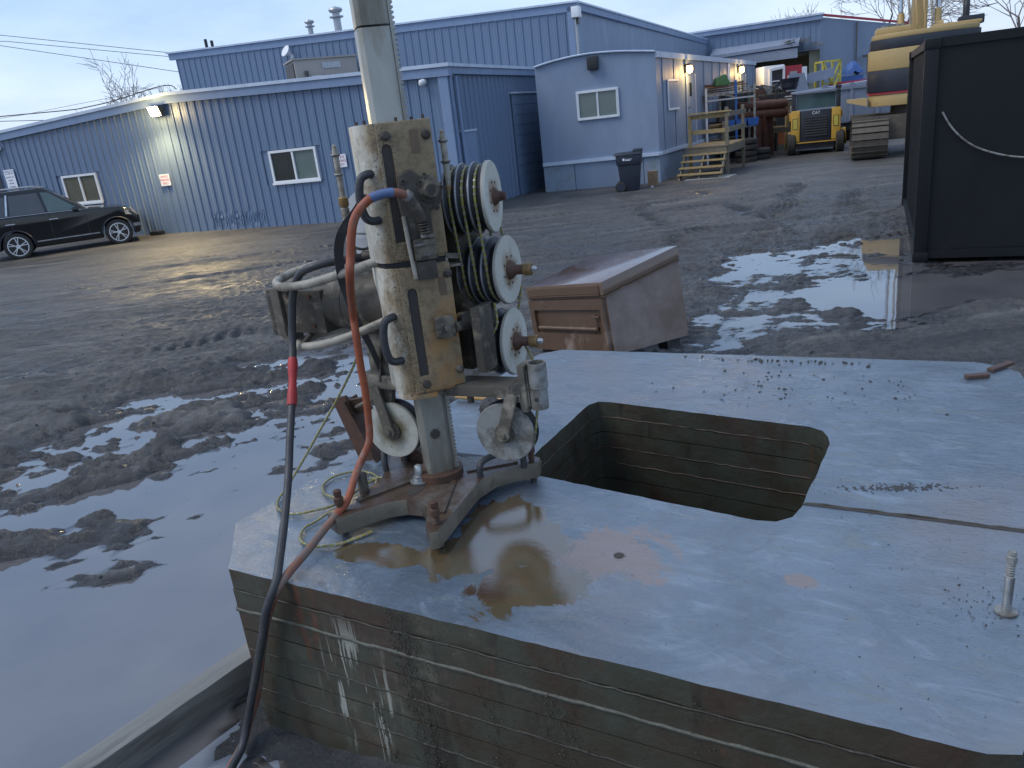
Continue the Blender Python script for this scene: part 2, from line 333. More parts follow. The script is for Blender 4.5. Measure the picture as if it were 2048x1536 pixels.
# wet slurry film on the block's top, ochre where it washed off beside the machine
def top_mat():
    m = bpy.data.materials.new('slurry_top'); m.use_nodes = True; t, n, l = nodes(m); b = n['Principled BSDF']
    tc = n.new('ShaderNodeTexCoord'); V = tc.outputs['Object']
    def noise(s, d=8, r=.62, st=None, dist=0):
        v = V
        if st:
            mp = n.new('ShaderNodeMapping'); mp.inputs['Scale'].default_value = st; l(V, mp.inputs[0]); v = mp.outputs[0]
        q = n.new('ShaderNodeTexNoise'); q.inputs['Scale'].default_value = s; q.inputs['Detail'].default_value = d; q.inputs['Roughness'].default_value = r
        q.inputs['Distortion'].default_value = dist; l(v, q.inputs['Vector']); return q.outputs[0]
    def rng_(f, p0, p1, o0=0, o1=1):
        q = n.new('ShaderNodeMapRange'); q.inputs[1].default_value = p0; q.inputs[2].default_value = p1; q.inputs[3].default_value = o0; q.inputs[4].default_value = o1; l(f, q.inputs[0]); return q.outputs[0]
    def math_(op, a, c):
        q = n.new('ShaderNodeMath'); q.operation = op
        for k, s in ((0, a), (1, c)):
            if isinstance(s, (int, float)): q.inputs[k].default_value = s
            else: l(s, q.inputs[k])
        return q.outputs[0]
    def mixc(f, a, c):
        q = n.new('ShaderNodeMix'); q.data_type = 'RGBA'; l(f, q.inputs[0])
        for k, s in ((6, a), (7, c)):
            if isinstance(s, tuple): q.inputs[k].default_value = (*s, 1)
            else: l(s, q.inputs[k])
        return q.outputs[2]
    def blob(x, y, rx, ry, rot=0):   # 1 inside an ellipse, ragged rim
        mp = n.new('ShaderNodeMapping'); mp.vector_type = 'TEXTURE'; mp.inputs['Location'].default_value = (x, y, .76); mp.inputs['Rotation'].default_value = (0, 0, rot)
        mp.inputs['Scale'].default_value = (rx, ry, 50); l(V, mp.inputs[0])
        q = n.new('ShaderNodeVectorMath'); q.operation = 'LENGTH'; l(mp.outputs[0], q.inputs[0]); return q.outputs['Value']
    base = mixc(rng_(noise(2.2, 9, .7), .34, .66), (.062,.09,.125), (.11,.15,.198))
    base = mixc(rng_(noise(3.6, 9, .72, (1, 1.5, 1), 1.2), .50, .68), base, (.062,.085,.112))
    base = mixc(rng_(noise(2.6, 9, .66, (1, 2.2, 1), 2.0), .52, .72), base, (.165,.21,.26))  # pale blue patches: bright sheen of the wet film put into the colour
    base = mixc(rng_(noise(3, 9, .66, (1, 2.4, 1), 1.6), .54, .70), base, (.11,.13,.128))
    base = mixc(rng_(noise(.9, 6), .50, .70), base, (.125,.12,.13))
    base = mixc(rng_(noise(1.3, 8, .68, (1, 1.4, 1), 1.0), .52, .66), base, (.055,.078,.105))
    base = mixc(rng_(noise(34, 4), .66, .72), base, (.05,.052,.056))
    rag = math_('MULTIPLY', math_('SUBTRACT', noise(4.2, 9, .68, None, .9), .5), 2.3)
    d = math_('MINIMUM', math_('MINIMUM', blob(.46,-.34,.27,.17, .6), blob(.66,-.52,.22,.15, .4)), math_('MINIMUM', blob(.03,-.52,.17,.07,.1), blob(.36,-.14,.16,.16)))
    och = rng_(math_('ADD', d, rag), 1.06, .96)
    ochc = mixc(rng_(noise(6, 9, .7, None, 1.5), .4, .6), (.092,.064,.034), (.076,.068,.042))
    ochc = mixc(rng_(noise(3, 6), .52, .66), ochc, (.060,.034,.020))
    pink = rng_(math_('ADD', math_('MINIMUM', blob(.86,-.25,.26,.2,.4), blob(1.49,-.21,.07,.045)), math_('MULTIPLY', rag, 1.3)), 1.05, .75)
    c = mixc(pink, base, (.165,.125,.11)); c = mixc(och, c, ochc)
    l(c, b.inputs['Base Color'])
    rr = rng_(noise(7, 6), .35, .7, .07, .26); q = n.new('ShaderNodeMix'); l(och, q.inputs[0]); l(rr, q.inputs[2]); q.inputs[3].default_value = .035
    l(q.outputs[0], b.inputs['Roughness']); b.inputs['IOR'].default_value = 2.3; b.inputs['Specular IOR Level'].default_value = .5
    bp = n.new('ShaderNodeBump'); bp.inputs['Distance'].default_value = .006
    st = n.new('ShaderNodeMix'); l(och, st.inputs[0]); st.inputs[2].default_value = .45; st.inputs[3].default_value = .06; l(st.outputs[0], bp.inputs['Strength'])
    h = math_('ADD', math_('ADD', noise(46, 8, .75, (1, 1.6, 1)), math_('MULTIPLY', noise(110, 4, .6), .5)), math_('MULTIPLY', noise(9, 7, .65, (1, 1.7, 1), 1.2), 1.6)); l(h, bp.inputs['Height']); l(bp.outputs[0], b.inputs['Normal']); M['slurry_top'] = m
top_mat()

# green-brown painted steel plates with runs of pale slurry and rust
def side_mat():
    m = bpy.data.materials.new('plate_side'); m.use_nodes = True; t, n, l = nodes(m); b = n['Principled BSDF']
    tc = n.new('ShaderNodeTexCoord'); V = tc.outputs['Object']
    def noise(s, d=8, r=.62, st=None):
        v = V
        if st:
            mp = n.new('ShaderNodeMapping'); mp.inputs['Scale'].default_value = st; l(V, mp.inputs[0]); v = mp.outputs[0]
        q = n.new('ShaderNodeTexNoise'); q.inputs['Scale'].default_value = s; q.inputs['Detail'].default_value = d; q.inputs['Roughness'].default_value = r
        l(v, q.inputs['Vector']); return q.outputs[0]
    def rng_(f, p0, p1, o0=0, o1=1):
        q = n.new('ShaderNodeMapRange'); q.inputs[1].default_value = p0; q.inputs[2].default_value = p1; q.inputs[3].default_value = o0; q.inputs[4].default_value = o1; l(f, q.inputs[0]); return q.outputs[0]
    def mixc(f, a, c):
        q = n.new('ShaderNodeMix'); q.data_type = 'RGBA'; l(f, q.inputs[0])
        for k, s in ((6, a), (7, c)):
            if isinstance(s, tuple): q.inputs[k].default_value = (*s, 1)
            else: l(s, q.inputs[k])
        return q.outputs[2]
    def mul(a, c):
        q = n.new('ShaderNodeMath'); q.operation = 'MULTIPLY'; l(a, q.inputs[0]); l(c, q.inputs[1]); return q.outputs[0]
    c = mixc(rng_(noise(3.2), .38, .62), (.043,.036,.023), (.047,.054,.039))
    c = mixc(rng_(noise(2.0, 8, .7), .50, .62), c, (.048,.030,.020))
    c = mixc(rng_(noise(5, 8, .7, (1.6, 1.6, .3)), .56, .66), c, (.028,.022,.016))
    c = mixc(rng_(noise(6, 6, .6, (1.8, 1.8, .35)), .64, .70), c, (.085,.038,.02))
    mp = n.new('ShaderNodeMapping'); mp.vector_type = 'TEXTURE'; mp.inputs['Location'].default_value = (.06, -.8, .34); mp.inputs['Scale'].default_value = (.17, .5, .30); l(V, mp.inputs[0])
    ln = n.new('ShaderNodeVectorMath'); ln.operation = 'LENGTH'; l(mp.outputs[0], ln.inputs[0]); drip = ln.outputs['Value']
    c = mixc(mul(rng_(noise(19, 5, .62, (2.0, 2.0, .12)), .55, .59), rng_(drip, 1.2, .7)), c, (.27,.275,.24))
    l(c, b.inputs['Base Color']); l(rng_(noise(9), .3, .7, .35, .8), b.inputs['Roughness'])
    bp = n.new('ShaderNodeBump'); bp.inputs['Strength'].default_value = .5; bp.inputs['Distance'].default_value = .006
    l(noise(38), bp.inputs['Height']); l(bp.outputs[0], b.inputs['Normal']); M['plate_side'] = m
side_mat()
mat('weld', (.036,.031,.022), (.022,.019,.014), 20, .6, bump=.5, bsc=60, stain=(.07,.072,.057), ssc=3, sth=.62)
mat('cut_edge', (.075,.042,.03), (.045,.03,.024), 14, .6, bump=.4, bsc=50)

# ground: dark mud, wet and glossy near the water line; the wet tone also shades the ruts
def ground_mat():
    m = bpy.data.materials.new('mud'); m.use_nodes = True; t, n, l = nodes(m); b = n['Principled BSDF']
    g = n.new('ShaderNodeNewGeometry'); sp = n.new('ShaderNodeSeparateXYZ'); l(g.outputs['Position'], sp.inputs[0]); V = g.outputs['Position']
    def noise(s, d=8, r=.62):
        q = n.new('ShaderNodeTexNoise'); q.inputs['Scale'].default_value = s; q.inputs['Detail'].default_value = d; q.inputs['Roughness'].default_value = r
        l(V, q.inputs['Vector']); return q.outputs[0]
    def rng_(f, p0, p1, o0=0, o1=1):
        q = n.new('ShaderNodeMapRange'); q.inputs[1].default_value = p0; q.inputs[2].default_value = p1; q.inputs[3].default_value = o0; q.inputs[4].default_value = o1; l(f, q.inputs[0]); return q.outputs[0]
    def mixc(f, a, c):
        q = n.new('ShaderNodeMix'); q.data_type = 'RGBA'; l(f, q.inputs[0])
        for k, s in ((6, a), (7, c)):
            if isinstance(s, tuple): q.inputs[k].default_value = (*s, 1)
            else: l(s, q.inputs[k])
        return q.outputs[2]
    c = mixc(rng_(noise(1.3), .35, .65), (.053,.053,.054), (.086,.084,.081))
    c = mixc(rng_(noise(14), .45, .62), c, (.043,.044,.046))
    c = mixc(rng_(noise(60, 4), .67, .70), c, (.24,.235,.23))
    mpg = n.new('ShaderNodeMapping'); mpg.inputs['Rotation'].default_value = (0,0,R(22)); mpg.inputs['Scale'].default_value = (.16,1.5,1); l(V, mpg.inputs[0]); sq = n.new('ShaderNodeTexNoise'); sq.inputs['Scale'].default_value = 1.6; sq.inputs['Detail'].default_value = 8; sq.inputs['Roughness'].default_value = .65; l(mpg.outputs[0], sq.inputs['Vector'])
    c = mixc(rng_(sq.outputs[0], .53, .66), c, (.125,.123,.119)); c = mixc(rng_(sq.outputs[0], .46, .35), c, (.033,.034,.037))
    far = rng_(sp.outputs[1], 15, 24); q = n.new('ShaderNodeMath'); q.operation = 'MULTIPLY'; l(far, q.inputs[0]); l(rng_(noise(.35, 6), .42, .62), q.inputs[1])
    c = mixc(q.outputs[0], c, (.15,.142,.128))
    wet = rng_(sp.outputs[2], .075, .008)
    c2 = mixc(wet, c, (.030,.031,.034)); l(c2, b.inputs['Base Color'])
    q = n.new('ShaderNodeMix'); l(wet, q.inputs[0]); l(rng_(noise(9), .3, .7, .5, .85), q.inputs[2]); q.inputs[3].default_value = .09; l(q.outputs[0], b.inputs['Roughness'])
    bp = n.new('ShaderNodeBump'); bp.inputs['Strength'].default_value = .9; bp.inputs['Distance'].default_value = .025
    nm = n.new('ShaderNodeMath'); nm.operation = 'MULTIPLY_ADD'; l(noise(70, 6, .7), nm.inputs[0]); nm.inputs[1].default_value = .45; l(noise(22, 10, .72), nm.inputs[2]); l(nm.outputs[0], bp.inputs['Height']); l(bp.outputs[0], b.inputs['Normal']); M['mud'] = m
ground_mat()
def water_mat(name, c, c2, ior):     # clear film in the shallows, cloudy where it is deep (attribute 'depth', metres)
    m = bpy.data.materials.new(name); m.use_nodes = True; t, n, l = nodes(m); b = n['Principled BSDF']; out_ = n['Material Output']
    g = n.new('ShaderNodeNewGeometry')
    def noise(s, d):
        q = n.new('ShaderNodeTexNoise'); q.inputs['Scale'].default_value = s; q.inputs['Detail'].default_value = d; l(g.outputs['Position'], q.inputs['Vector']); return q.outputs[0]
    def rr(f, a, c_):
        q = n.new('ShaderNodeMapRange'); q.inputs[1].default_value = a; q.inputs[2].default_value = c_; l(f, q.inputs[0]); return q.outputs[0]
    mx = n.new('ShaderNodeMix'); mx.data_type = 'RGBA'; l(rr(noise(.9, 7), .35, .65), mx.inputs[0]); mx.inputs[6].default_value = (*c, 1); mx.inputs[7].default_value = (*c2, 1)
    l(mx.outputs[2], b.inputs['Base Color']); b.inputs['Roughness'].default_value = .025; b.inputs['IOR'].default_value = ior
    bp = n.new('ShaderNodeBump'); bp.inputs['Strength'].default_value = .045; bp.inputs['Distance'].default_value = .02
    ad = n.new('ShaderNodeMath'); ad.operation = 'MULTIPLY_ADD'; l(noise(14, 3), ad.inputs[0]); ad.inputs[1].default_value = .12; l(noise(2.2, 4), ad.inputs[2]); l(ad.outputs[0], bp.inputs['Height']); l(bp.outputs[0], b.inputs['Normal'])
    tr = n.new('ShaderNodeBsdfTransparent'); tr.inputs[0].default_value = (.80,.79,.76,1); gl = n.new('ShaderNodeBsdfGlossy'); gl.inputs['Roughness'].default_value = .025; l(bp.outputs[0], gl.inputs['Normal'])
    fr = n.new('ShaderNodeFresnel'); fr.inputs[0].default_value = ior; l(bp.outputs[0], fr.inputs['Normal']); film = n.new('ShaderNodeMixShader'); l(fr.outputs[0], film.inputs[0]); l(tr.outputs[0], film.inputs[1]); l(gl.outputs[0], film.inputs[2])
    at = n.new('ShaderNodeAttribute'); at.attribute_name = 'depth'; fin = n.new('ShaderNodeMixShader'); l(rr(at.outputs['Fac'], .0, .012), fin.inputs[0]); l(film.outputs[0], fin.inputs[1]); l(b.outputs[0], fin.inputs[2]); l(fin.outputs[0], out_.inputs[0])
    M[name] = m
water_mat('water_grey', (.072,.074,.082), (.118,.113,.114), 2.3)
water_mat('water_brown', (.06,.05,.034), (.085,.07,.042), 1.5)

mat('weld_pale', (.085,.088,.07), (.05,.05,.04), 20, .6, bump=.5, bsc=60)
mat('pulley_pale', (.42,.44,.47), (.33,.35,.38), 6, .5)
# rust bleeding out from the hub of each white disc (Generated space: disc spans 0..1)
def disc_mat(name, ax, c, c2, rust, amt):
    m = bpy.data.materials.new(name); m.use_nodes = True; t, n, l = nodes(m); b = n['Principled BSDF']
    tc = n.new('ShaderNodeTexCoord'); sp = n.new('ShaderNodeSeparateXYZ'); l(tc.outputs['Generated'], sp.inputs[0]); cb = n.new('ShaderNodeCombineXYZ'); l(sp.outputs[ax], cb.inputs[0]); l(sp.outputs[2], cb.inputs[1])
    d = n.new('ShaderNodeVectorMath'); d.operation = 'DISTANCE'; l(cb.outputs[0], d.inputs[0]); d.inputs[1].default_value = (.5,.5,0)
    def noise(s, dt=8):
        q = n.new('ShaderNodeTexNoise'); q.inputs['Scale'].default_value = s; q.inputs['Detail'].default_value = dt; q.inputs['Roughness'].default_value = .65; l(tc.outputs['Object'], q.inputs['Vector']); return q.outputs[0]
    def rr(f, a, c_):
        q = n.new('ShaderNodeMapRange'); q.inputs[1].default_value = a; q.inputs[2].default_value = c_; l(f, q.inputs[0]); return q.outputs[0]
    def mixc(f, a, c_):
        q = n.new('ShaderNodeMix'); q.data_type = 'RGBA'; l(f, q.inputs[0])
        for k, s_ in ((6, a), (7, c_)):
            if isinstance(s_, tuple): q.inputs[k].default_value = (*s_, 1)
            else: l(s_, q.inputs[k])
        return q.outputs[2]
    ad = n.new('ShaderNodeMath'); ad.operation = 'MULTIPLY_ADD'; l(noise(14), ad.inputs[0]); ad.inputs[1].default_value = .36; l(d.outputs['Value'], ad.inputs[2])
    col_ = mixc(rr(noise(7), .35, .65), c2, c); col_ = mixc(rr(ad.outputs[0], .44*amt, .27*amt), col_, rust); col_ = mixc(rr(noise(60, 5), .62, .67), col_, tuple(x*.45 for x in c2)); col_ = mixc(rr(d.outputs['Value'], .475, .5), col_, tuple(x*.6 for x in c2))
    l(col_, b.inputs['Base Color']); b.inputs['Roughness'].default_value = .5; M[name] = m
disc_mat('disc_white', 1, (.56,.55,.49), (.47,.455,.39), (.22,.135,.06), 1.12)
disc_mat('disc_white_front', 0, (.50,.495,.44), (.36,.35,.29), (.15,.125,.07), 1.3)
# ------------------------------------------------------------------ ground
_T = rng.random((256, 256))
def vnoise(x, y):
    xi = np.floor(x).astype(int); yi = np.floor(y).astype(int); fx = x - xi; fy = y - yi
    fx = fx*fx*(3-2*fx); fy = fy*fy*(3-2*fy); x0 = xi & 255; x1 = (xi+1) & 255; y0 = yi & 255; y1 = (yi+1) & 255
    return (_T[x0,y0]*(1-fx) + _T[x1,y0]*fx)*(1-fy) + (_T[x0,y1]*(1-fx) + _T[x1,y1]*fx)*fy
def fbm(x, y, f, o=4, g=.5):
    s = np.zeros_like(x); a = 1; t = 0
    for i in range(o): s += a*vnoise(x*f + 17.3*i, y*f + 9.1*i); t += a; a *= g; f *= 2.03
    return s/t
def poly_sd(x, y, P):      # signed distance to a polygon (negative inside)
    d = np.full(x.shape, 1e9); ins = np.zeros(x.shape, bool); n = len(P)
    for i in range(n):
        ax, ay = P[i]; bx, by = P[(i+1) % n]; ex, ey = bx-ax, by-ay
        t = np.clip(((x-ax)*ex + (y-ay)*ey)/(ex*ex+ey*ey), 0, 1)
        d = np.minimum(d, np.hypot(x-ax-t*ex, y-ay-t*ey))
        c = (ay > y) != (by > y); ins ^= c & (x < (bx-ax)*(y-ay)/(by-ay+1e-12) + ax)
    return np.where(ins, -d, d)
PUD_L = [(-7,4.4),(-4.3,5.6),(-4.0,6.9),(-3.4,8.0),(-2.5,8.9),(-1.0,9.2),(-.6,6.4),(-.9,4.5),(-1.0,1.2),(-7,1.0)]
PUD_R = [(1.5,6.6),(2.4,9.3),(3.5,11.4),(4.9,12.0),(5.35,11.4),(4.75,9.7),(4.0,8.3),(3.2,7.3),(2.3,6.6)]
PUD_C = [(4.2,8.7),(5.5,11.3),(6.2,11.3),(5.4,9.6),(9.2,8.6),(9,7.4),(5.6,7.3),(4.9,7.5),(4.2,7.0),(3.5,6.6),(3.7,7.9)]
TRACKS = [((1.5,6.8),(8.2,20.5),.5,.17),((2.9,7.0),(9.6,20),.5,.17),((-2,11.5),(9,15.5),.45,.16),((-5,9.2),(9,11.8),.45,.19),((3,12),(3.6,21),.42,.16),((5,12),(5.4,21),.42,.16),((-9,17),(8,19),.3,.2),((-9,14.6),(7,17.5),.3,.2)]
def ground_h(x, y):
    near = np.clip((26 - y)/14, .15, 1) * np.clip((40-np.abs(x))/20, .2, 1)
    bank = np.clip(1 - poly_sd(x, y, PUD_L)/1.2, 0, 1); near = near*(1 - .5*bank)
    h = .055 + (fbm(x, y, .55, 4) - .5)*.09*near + (fbm(x*1.0, y*1.9, 2.4, 4, .55) - .5)*.075*near
    r = fbm(x, y, 6, 4, .65) - .5; h += np.abs(r)*.05*near + (fbm(x, y*1.6, 13, 4, .7)-.5)*.048*near
    u_ = x*.927 + y*-.375; v_ = x*.375 + y*.927; h += (fbm(u_*.22, v_*1.0, 2.2, 4, .55)-.5)*.075*near
    for (a, b, wd, per) in TRACKS:
        ex, ey = b[0]-a[0], b[1]-a[1]; L = math.hypot(ex, ey); ex /= L; ey /= L
        s = (x-a[0])*ex + (y-a[1])*ey; o = (x-a[0])*-ey + (y-a[1])*ex + (fbm(x, y, .8, 2)-.5)*.5
        mk = np.clip(1.25 - np.abs(o)/(wd/2), 0, 1)*np.clip(s, 0, 1)*np.clip(L-s, 0, 1)*np.clip((fbm(x, y, .7, 2)-.34)*5, 0, 1)
        g = np.clip(np.sin(2*math.pi*s/per)*1.6, -1, 1)*.042 + .012*np.sin(5*s+8*o)
        h += mk*(g - .022 - .03*np.clip((y-10)/4, 0, 1)) + np.clip(1 - np.abs(np.abs(o)-wd/2-.06)/.1, 0, 1)*.018*np.clip(s, 0, 1)*np.clip(L-s, 0, 1)  # far ruts sunk further so the wet tone darkens them in place of shading
    for P, depth, k in ((PUD_L, .10, 1.0), (PUD_R, .062, .8), (PUD_C, .095, .9)):
        sd = poly_sd(x, y, P) + (fbm(x, y, 1.1, 4, .6) - .5)*1.5*k
        m = np.clip(.5 - sd/.9, 0, 1); h -= depth*m*m*(3-2*m)
    # mud bars standing out of the left puddle, long and thin
    isl = fbm(x*.75 + y*.3, y*1.5 - x*.35, 1.5, 4, .55); zone = np.clip((y-3.0)/1.2, 0, 1)*np.clip((-1.0-x)/.5, 0, 1)*np.clip((9-y), 0, 1)
    h += np.clip((isl-.525)*6, 0, 1)*.095*zone + np.clip((fbm(x*.6+y*.4, y*1.5-x*.5, 5.5, 4, .68)-.50)*6, 0, 1)*.052*bank*np.clip((y-3.6)/2.4, 0, 1) + (fbm(x*.8+y*.2, y*1.6-x*.3, 15, 3, .65)-.5)*.045*bank*np.clip((y-2.8)/1.2, .15, 1)
    return h
def axis_pts(lo, fine0, fine1, hi, st, grow, mx_):
    a = list(np.arange(fine0, fine1, st)); s = st; p = a[-1]
    while p < hi: s = min(s*grow, mx_ if p < 70 else 60); p += s; a.append(p)
    s = st; p = a[0]; pre = []
    while p > lo: s = min(s*grow*1.05, mx_*2 if p > -70 else 60); p -= s; pre.append(p)
    return np.array(pre[::-1] + a)
gx = axis_pts(-600, -4.4, 6.6, 600, .023, 1.03, .35); gy = axis_pts(-300, 1.6, 12.3, 800, .023, 1.008, .25)
X, Y = np.meshgrid(gx, gy); Z = ground_h(X, Y)
nx, ny = len(gx), len(gy)
V = np.stack([X, Y, Z], -1).reshape(-1, 3).astype(np.float32)
ii = (np.arange(ny-1)[:, None]*nx + np.arange(nx-1)[None, :]).reshape(-1)
F = np.stack([ii, ii+1, ii+nx+1, ii+nx], -1).astype(np.int32)
me = bpy.data.meshes.new('ground'); me.vertices.add(len(V)); me.vertices.foreach_set('co', V.reshape(-1))
me.loops.add(F.size); me.loops.foreach_set('vertex_index', F.reshape(-1)); me.polygons.add(len(F))
me.polygons.foreach_set('loop_start', np.arange(0, F.size, 4, dtype=np.int32)); me.polygons.foreach_set('use_smooth', np.ones(len(F), bool))
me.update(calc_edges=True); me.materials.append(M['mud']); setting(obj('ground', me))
def gz(x, y): return float(ground_h(np.array([float(x)]), np.array([float(y)]))[0])
def puddle(x0, x1, y0, y1, m, inside=lambda x, y: x == x, st=.045):
    ax = np.arange(x0, x1+st, st); ay = np.arange(y0, y1+st, st); X, Y = np.meshgrid(ax, ay); D = -ground_h(X, Y); nx, ny = len(ax), len(ay)
    keep = np.zeros((ny, nx), bool); k0 = (D > -.02) & inside(X, Y); keep |= k0
    for dy in (-1, 0, 1):
        for dx in (-1, 0, 1): keep |= np.roll(np.roll(k0, dy, 0), dx, 1)
    idx = -np.ones((ny, nx), int); 
    F = []; used = np.zeros((ny, nx), bool); q = keep[:-1,:-1] & keep[1:,:-1] & keep[:-1,1:] & keep[1:,1:] & inside(X, Y)[:-1,:-1]
    used[:-1,:-1] |= q; used[1:,:-1] |= q; used[:-1,1:] |= q; used[1:,1:] |= q; idx[used] = np.arange(used.sum())
    jj, ii_ = np.nonzero(q); F = np.stack([idx[jj,ii_], idx[jj,ii_+1], idx[jj+1,ii_+1], idx[jj+1,ii_]], -1)
    me = bpy.data.meshes.new('puddle'); me.from_pydata(np.stack([X[used], Y[used], np.zeros(used.sum())], -1).tolist(), [], F.tolist())
    at = me.attributes.new('depth', 'FLOAT', 'POINT'); at.data.foreach_set('value', np.clip(D[used], 0, 1).astype(np.float32)); me.materials.append(M[m]); return setting(obj('puddle', me))
puddle(-9, -.4, .9, 9.3, 'water_grey'); 
puddle(.9, 10.5, 5.6, 12.7, 'water_grey')
# crumbs of mud and stone on the yard
def rock(b, x, y, z, s, sq=.7):
    q = [Vector(p) for p in ((0,0,1),(.9,0,-.2),(-.4,.85,-.3),(-.5,-.8,-.25),(.35,.6,.5),(-.7,.1,.5),(.3,-.65,.45),(0,0,-.8))]
    q = [p*random.uniform(.7, 1.25) for p in q]; a = random.uniform(0, 6.28); ca, sa = math.cos(a), math.sin(a)
    k1, k2 = random.uniform(.55,1.5), random.uniform(.55,1.3); sq *= random.uniform(.5,1.2); q = [Vector((p.x*k1,p.y*k2,p.z)) for p in q]
    b.add([(x+s*(p.x*ca-p.y*sa), y+s*(p.x*sa+p.y*ca), z+s*sq*p.z) for p in q],
          [(0,4,5),(0,6,4),(0,5,6),(4,1,2),(4,2,5),(5,2,3),(5,3,6),(6,3,1),(6,1,4),(1,7,2),(2,7,3),(3,7,1)])
b = MB(); n = 0
xs = rng.uniform(-7, 10, 9000); ys = 3.0 + 16*rng.random(9000)**1.4; hs = ground_h(xs, ys)
for x, y, h in zip(xs, ys, hs):
    if h < .012 and random.random() < .93: continue
    rock(b, x, y, h, random.choice((.005,.006,.008,.010,.014))*(1 if random.random() < .97 else 2.0))
setting(b.build('mud_crumbs', 'clod', flat=True), 'stuff')

# ------------------------------------------------------------------ buildings
WA = math.atan2(-.414, .91)
def rib_mesh(name, ribs=True, dent=False):     # one cladding sheet .3 m wide, 1 m tall, rib on its left edge
    prof = [(0,0),(.012,-.032),(.042,-.032),(.055,0),(.13,0),(.14,-.006),(.16,-.006),(.17,0),(.235,0),(.245,-.006),(.265,-.006),(.275,0),(.3,0)]
    V = []; F = []; zs = [0, 1] if not dent else list(np.linspace(0, 1, 41)); m = len(prof)
    for z in zs:
        for (x, y) in prof:
            dy = 0
            if dent and .01 < z < .16: dy = (random.random()-.35)*.05*math.sin((z-.01)/.15*math.pi)
            V.append((x, y+dy, z))
    for i in range(len(zs)-1):
        for k in range(m-1): F.append((i*m+k, i*m+k+1, (i+1)*m+k+1, (i+1)*m+k))
    me = bpy.data.meshes.new(name); me.from_pydata(V, [], F); me.materials.append(M['blue_clad']); return me
clad = rib_mesh('cladding_panel'); clad_d = [rib_mesh('cladding_panel', dent=True) for _ in range(4)]
def clad_wall(parent, p0, p1, zt, zb=0.0, step=.3, skip=(), dents=()):
    p0, p1 = Vector(p0), Vector(p1); L = (p1-p0).length; d = (p1-p0)/L; a = math.atan2(d.y, d.x); n = int(round(L/step))
    for i in range(n):
        s = i*step; z1 = min(zt(s), zt(s+step)); zz = zb if not callable(zb) else max(zb(s), zb(s+step))
        segs = [(zz, z1)]
        for (s0, s1, w0, w1) in skip:
            if s < s1-.02 and s+step > s0+.02: segs = [(zz, w0), (w1, z1)]
        for (a0, a1) in segs:
            if a1 - a0 < .02: continue
            o = obj('cladding_panel', random.choice(clad_d) if (i in dents and a0 == zz) else clad, parent, p0 + d*s + Vector((0,0,a0)), (0, 0, a)); o.scale = (step/.3, 1, a1-a0)
def sl_window(parent, x0, x1, z0, z1, y, glassL, glassR, mx=None):   # two-pane sliding window in a wall facing -y
    w_ = obj('window', None, parent); t = .07
    fr = MB(); fr.prism([(x0,z0),(x1,z0),(x1,z1),(x0,z1)], y-.05, y+.05, 'y', holes=[[(x0+t,z0+t),(x1-t,z0+t),(x1-t,z1-t),(x0+t,z1-t)]])
    mm = (x0+x1)/2; fr.box(mm-.03, mm+.03, y-.04, y+.04, z0+t-.005, z1-t+.005); fr.box(x0-.03, x1+.03, y-.075, y-.052, z0-.035, z0+.02)
    f = fr.build('frame', 'white_vinyl', w_)
    MB().box(x0+t-.005, mm-.025, y-.01, y+.0, z0+t-.005, z1-t+.005).build('pane', glassL, w_)
    MB().box(mm+.025, x1-t+.005, y+.01, y+.02, z0+t-.005, z1-t+.005).build('pane', glassR, w_)
    return w_

# low front building, shallow gable with its ridge left of centre
lowb = thing('metal_building', 'low blue ribbed metal building with shallow gable behind parked black car', 'building', (-.75, 21.0, 0), WA)
top = lambda x: 4.15 - abs(x + 9.3)*(.046 if x < -9.3 else .039)
XL = -21.0
MB().prism([(XL,0),(-.03,0),(-.03,top(0)-.1),(-9.3,4.05),(XL,top(XL)-.1)], .035, .18, 'y').build('wall', 'blue_clad', lowb)
MB().prism([(.181,0),(7.15,0),(7.15,3.62),(.181,3.62)], -.18, -.035, 'x').build('wall', 'blue_clad', lowb)
clad_wall(lowb, (XL,0,0), (0,0,0), lambda s: top(XL+s)-.14, .03, skip=[(XL*-1-14.75, XL*-1-13.08, 1.2, 2.18), (XL*-1-6.05, XL*-1-4.33, 1.25, 2.22)], dents=(41,42,43,44,45,46,47))
clad_wall(lowb, (0,0,0), (0,7.2,0), lambda s: 3.6, .03)
sl_window(lowb, -14.72, -13.1, 1.22, 2.16, 0.0, 'curtain', 'curtain'); sl_window(lowb, -6.02, -4.36, 1.28, 2.2, 0.0, 'glass_dark', 'glass_pale')
fa = MB()
for a, c in ((XL-.1, -9.3), (-9.3, .12)): fa.hexa([(a,-.12,top(a)-.28),(c,-.12,top(c)-.28),(c,.1,top(c)-.28),(a,.1,top(a)-.28)], [(a,-.12,top(a)-.06),(c,-.12,top(c)-.06),(c,.1,top(c)-.06),(a,.1,top(a)-.06)])
fa.build('fascia', 'blue_trim', lowb)
fe = MB()
for a, c in ((XL-.15, -9.3), (-9.3, .16)): fe.hexa([(a,-.16,top(a)-.058),(c,-.16,top(c)-.058),(c,.12,top(c)-.058),(a,.12,top(a)-.058)], [(a,-.16,top(a)+.03),(c,-.16,top(c)+.03),(c,.12,top(c)+.03),(a,.12,top(a)+.03)])
fe.build('roof_edge', 'pale_trim', lowb)
MB().box(-.1, .12, .125, 7.15, 3.55, 3.72).build('fascia', 'blue_trim', lowb); MB().box(-.14, .17, .125, 7.15, 3.722, 3.80).build('roof_edge', 'pale_trim', lowb)
MB().add([(XL,.12,top(XL)),(-9.3,.12,4.15),(-.15,.12,top(0)),(-.15,7.25,top(0)),(-9.3,7.25,4.15),(XL,7.25,top(XL))], [(0,1,4,5),(1,2,3,4)]).build('roof', 'roof_metal', lowb)
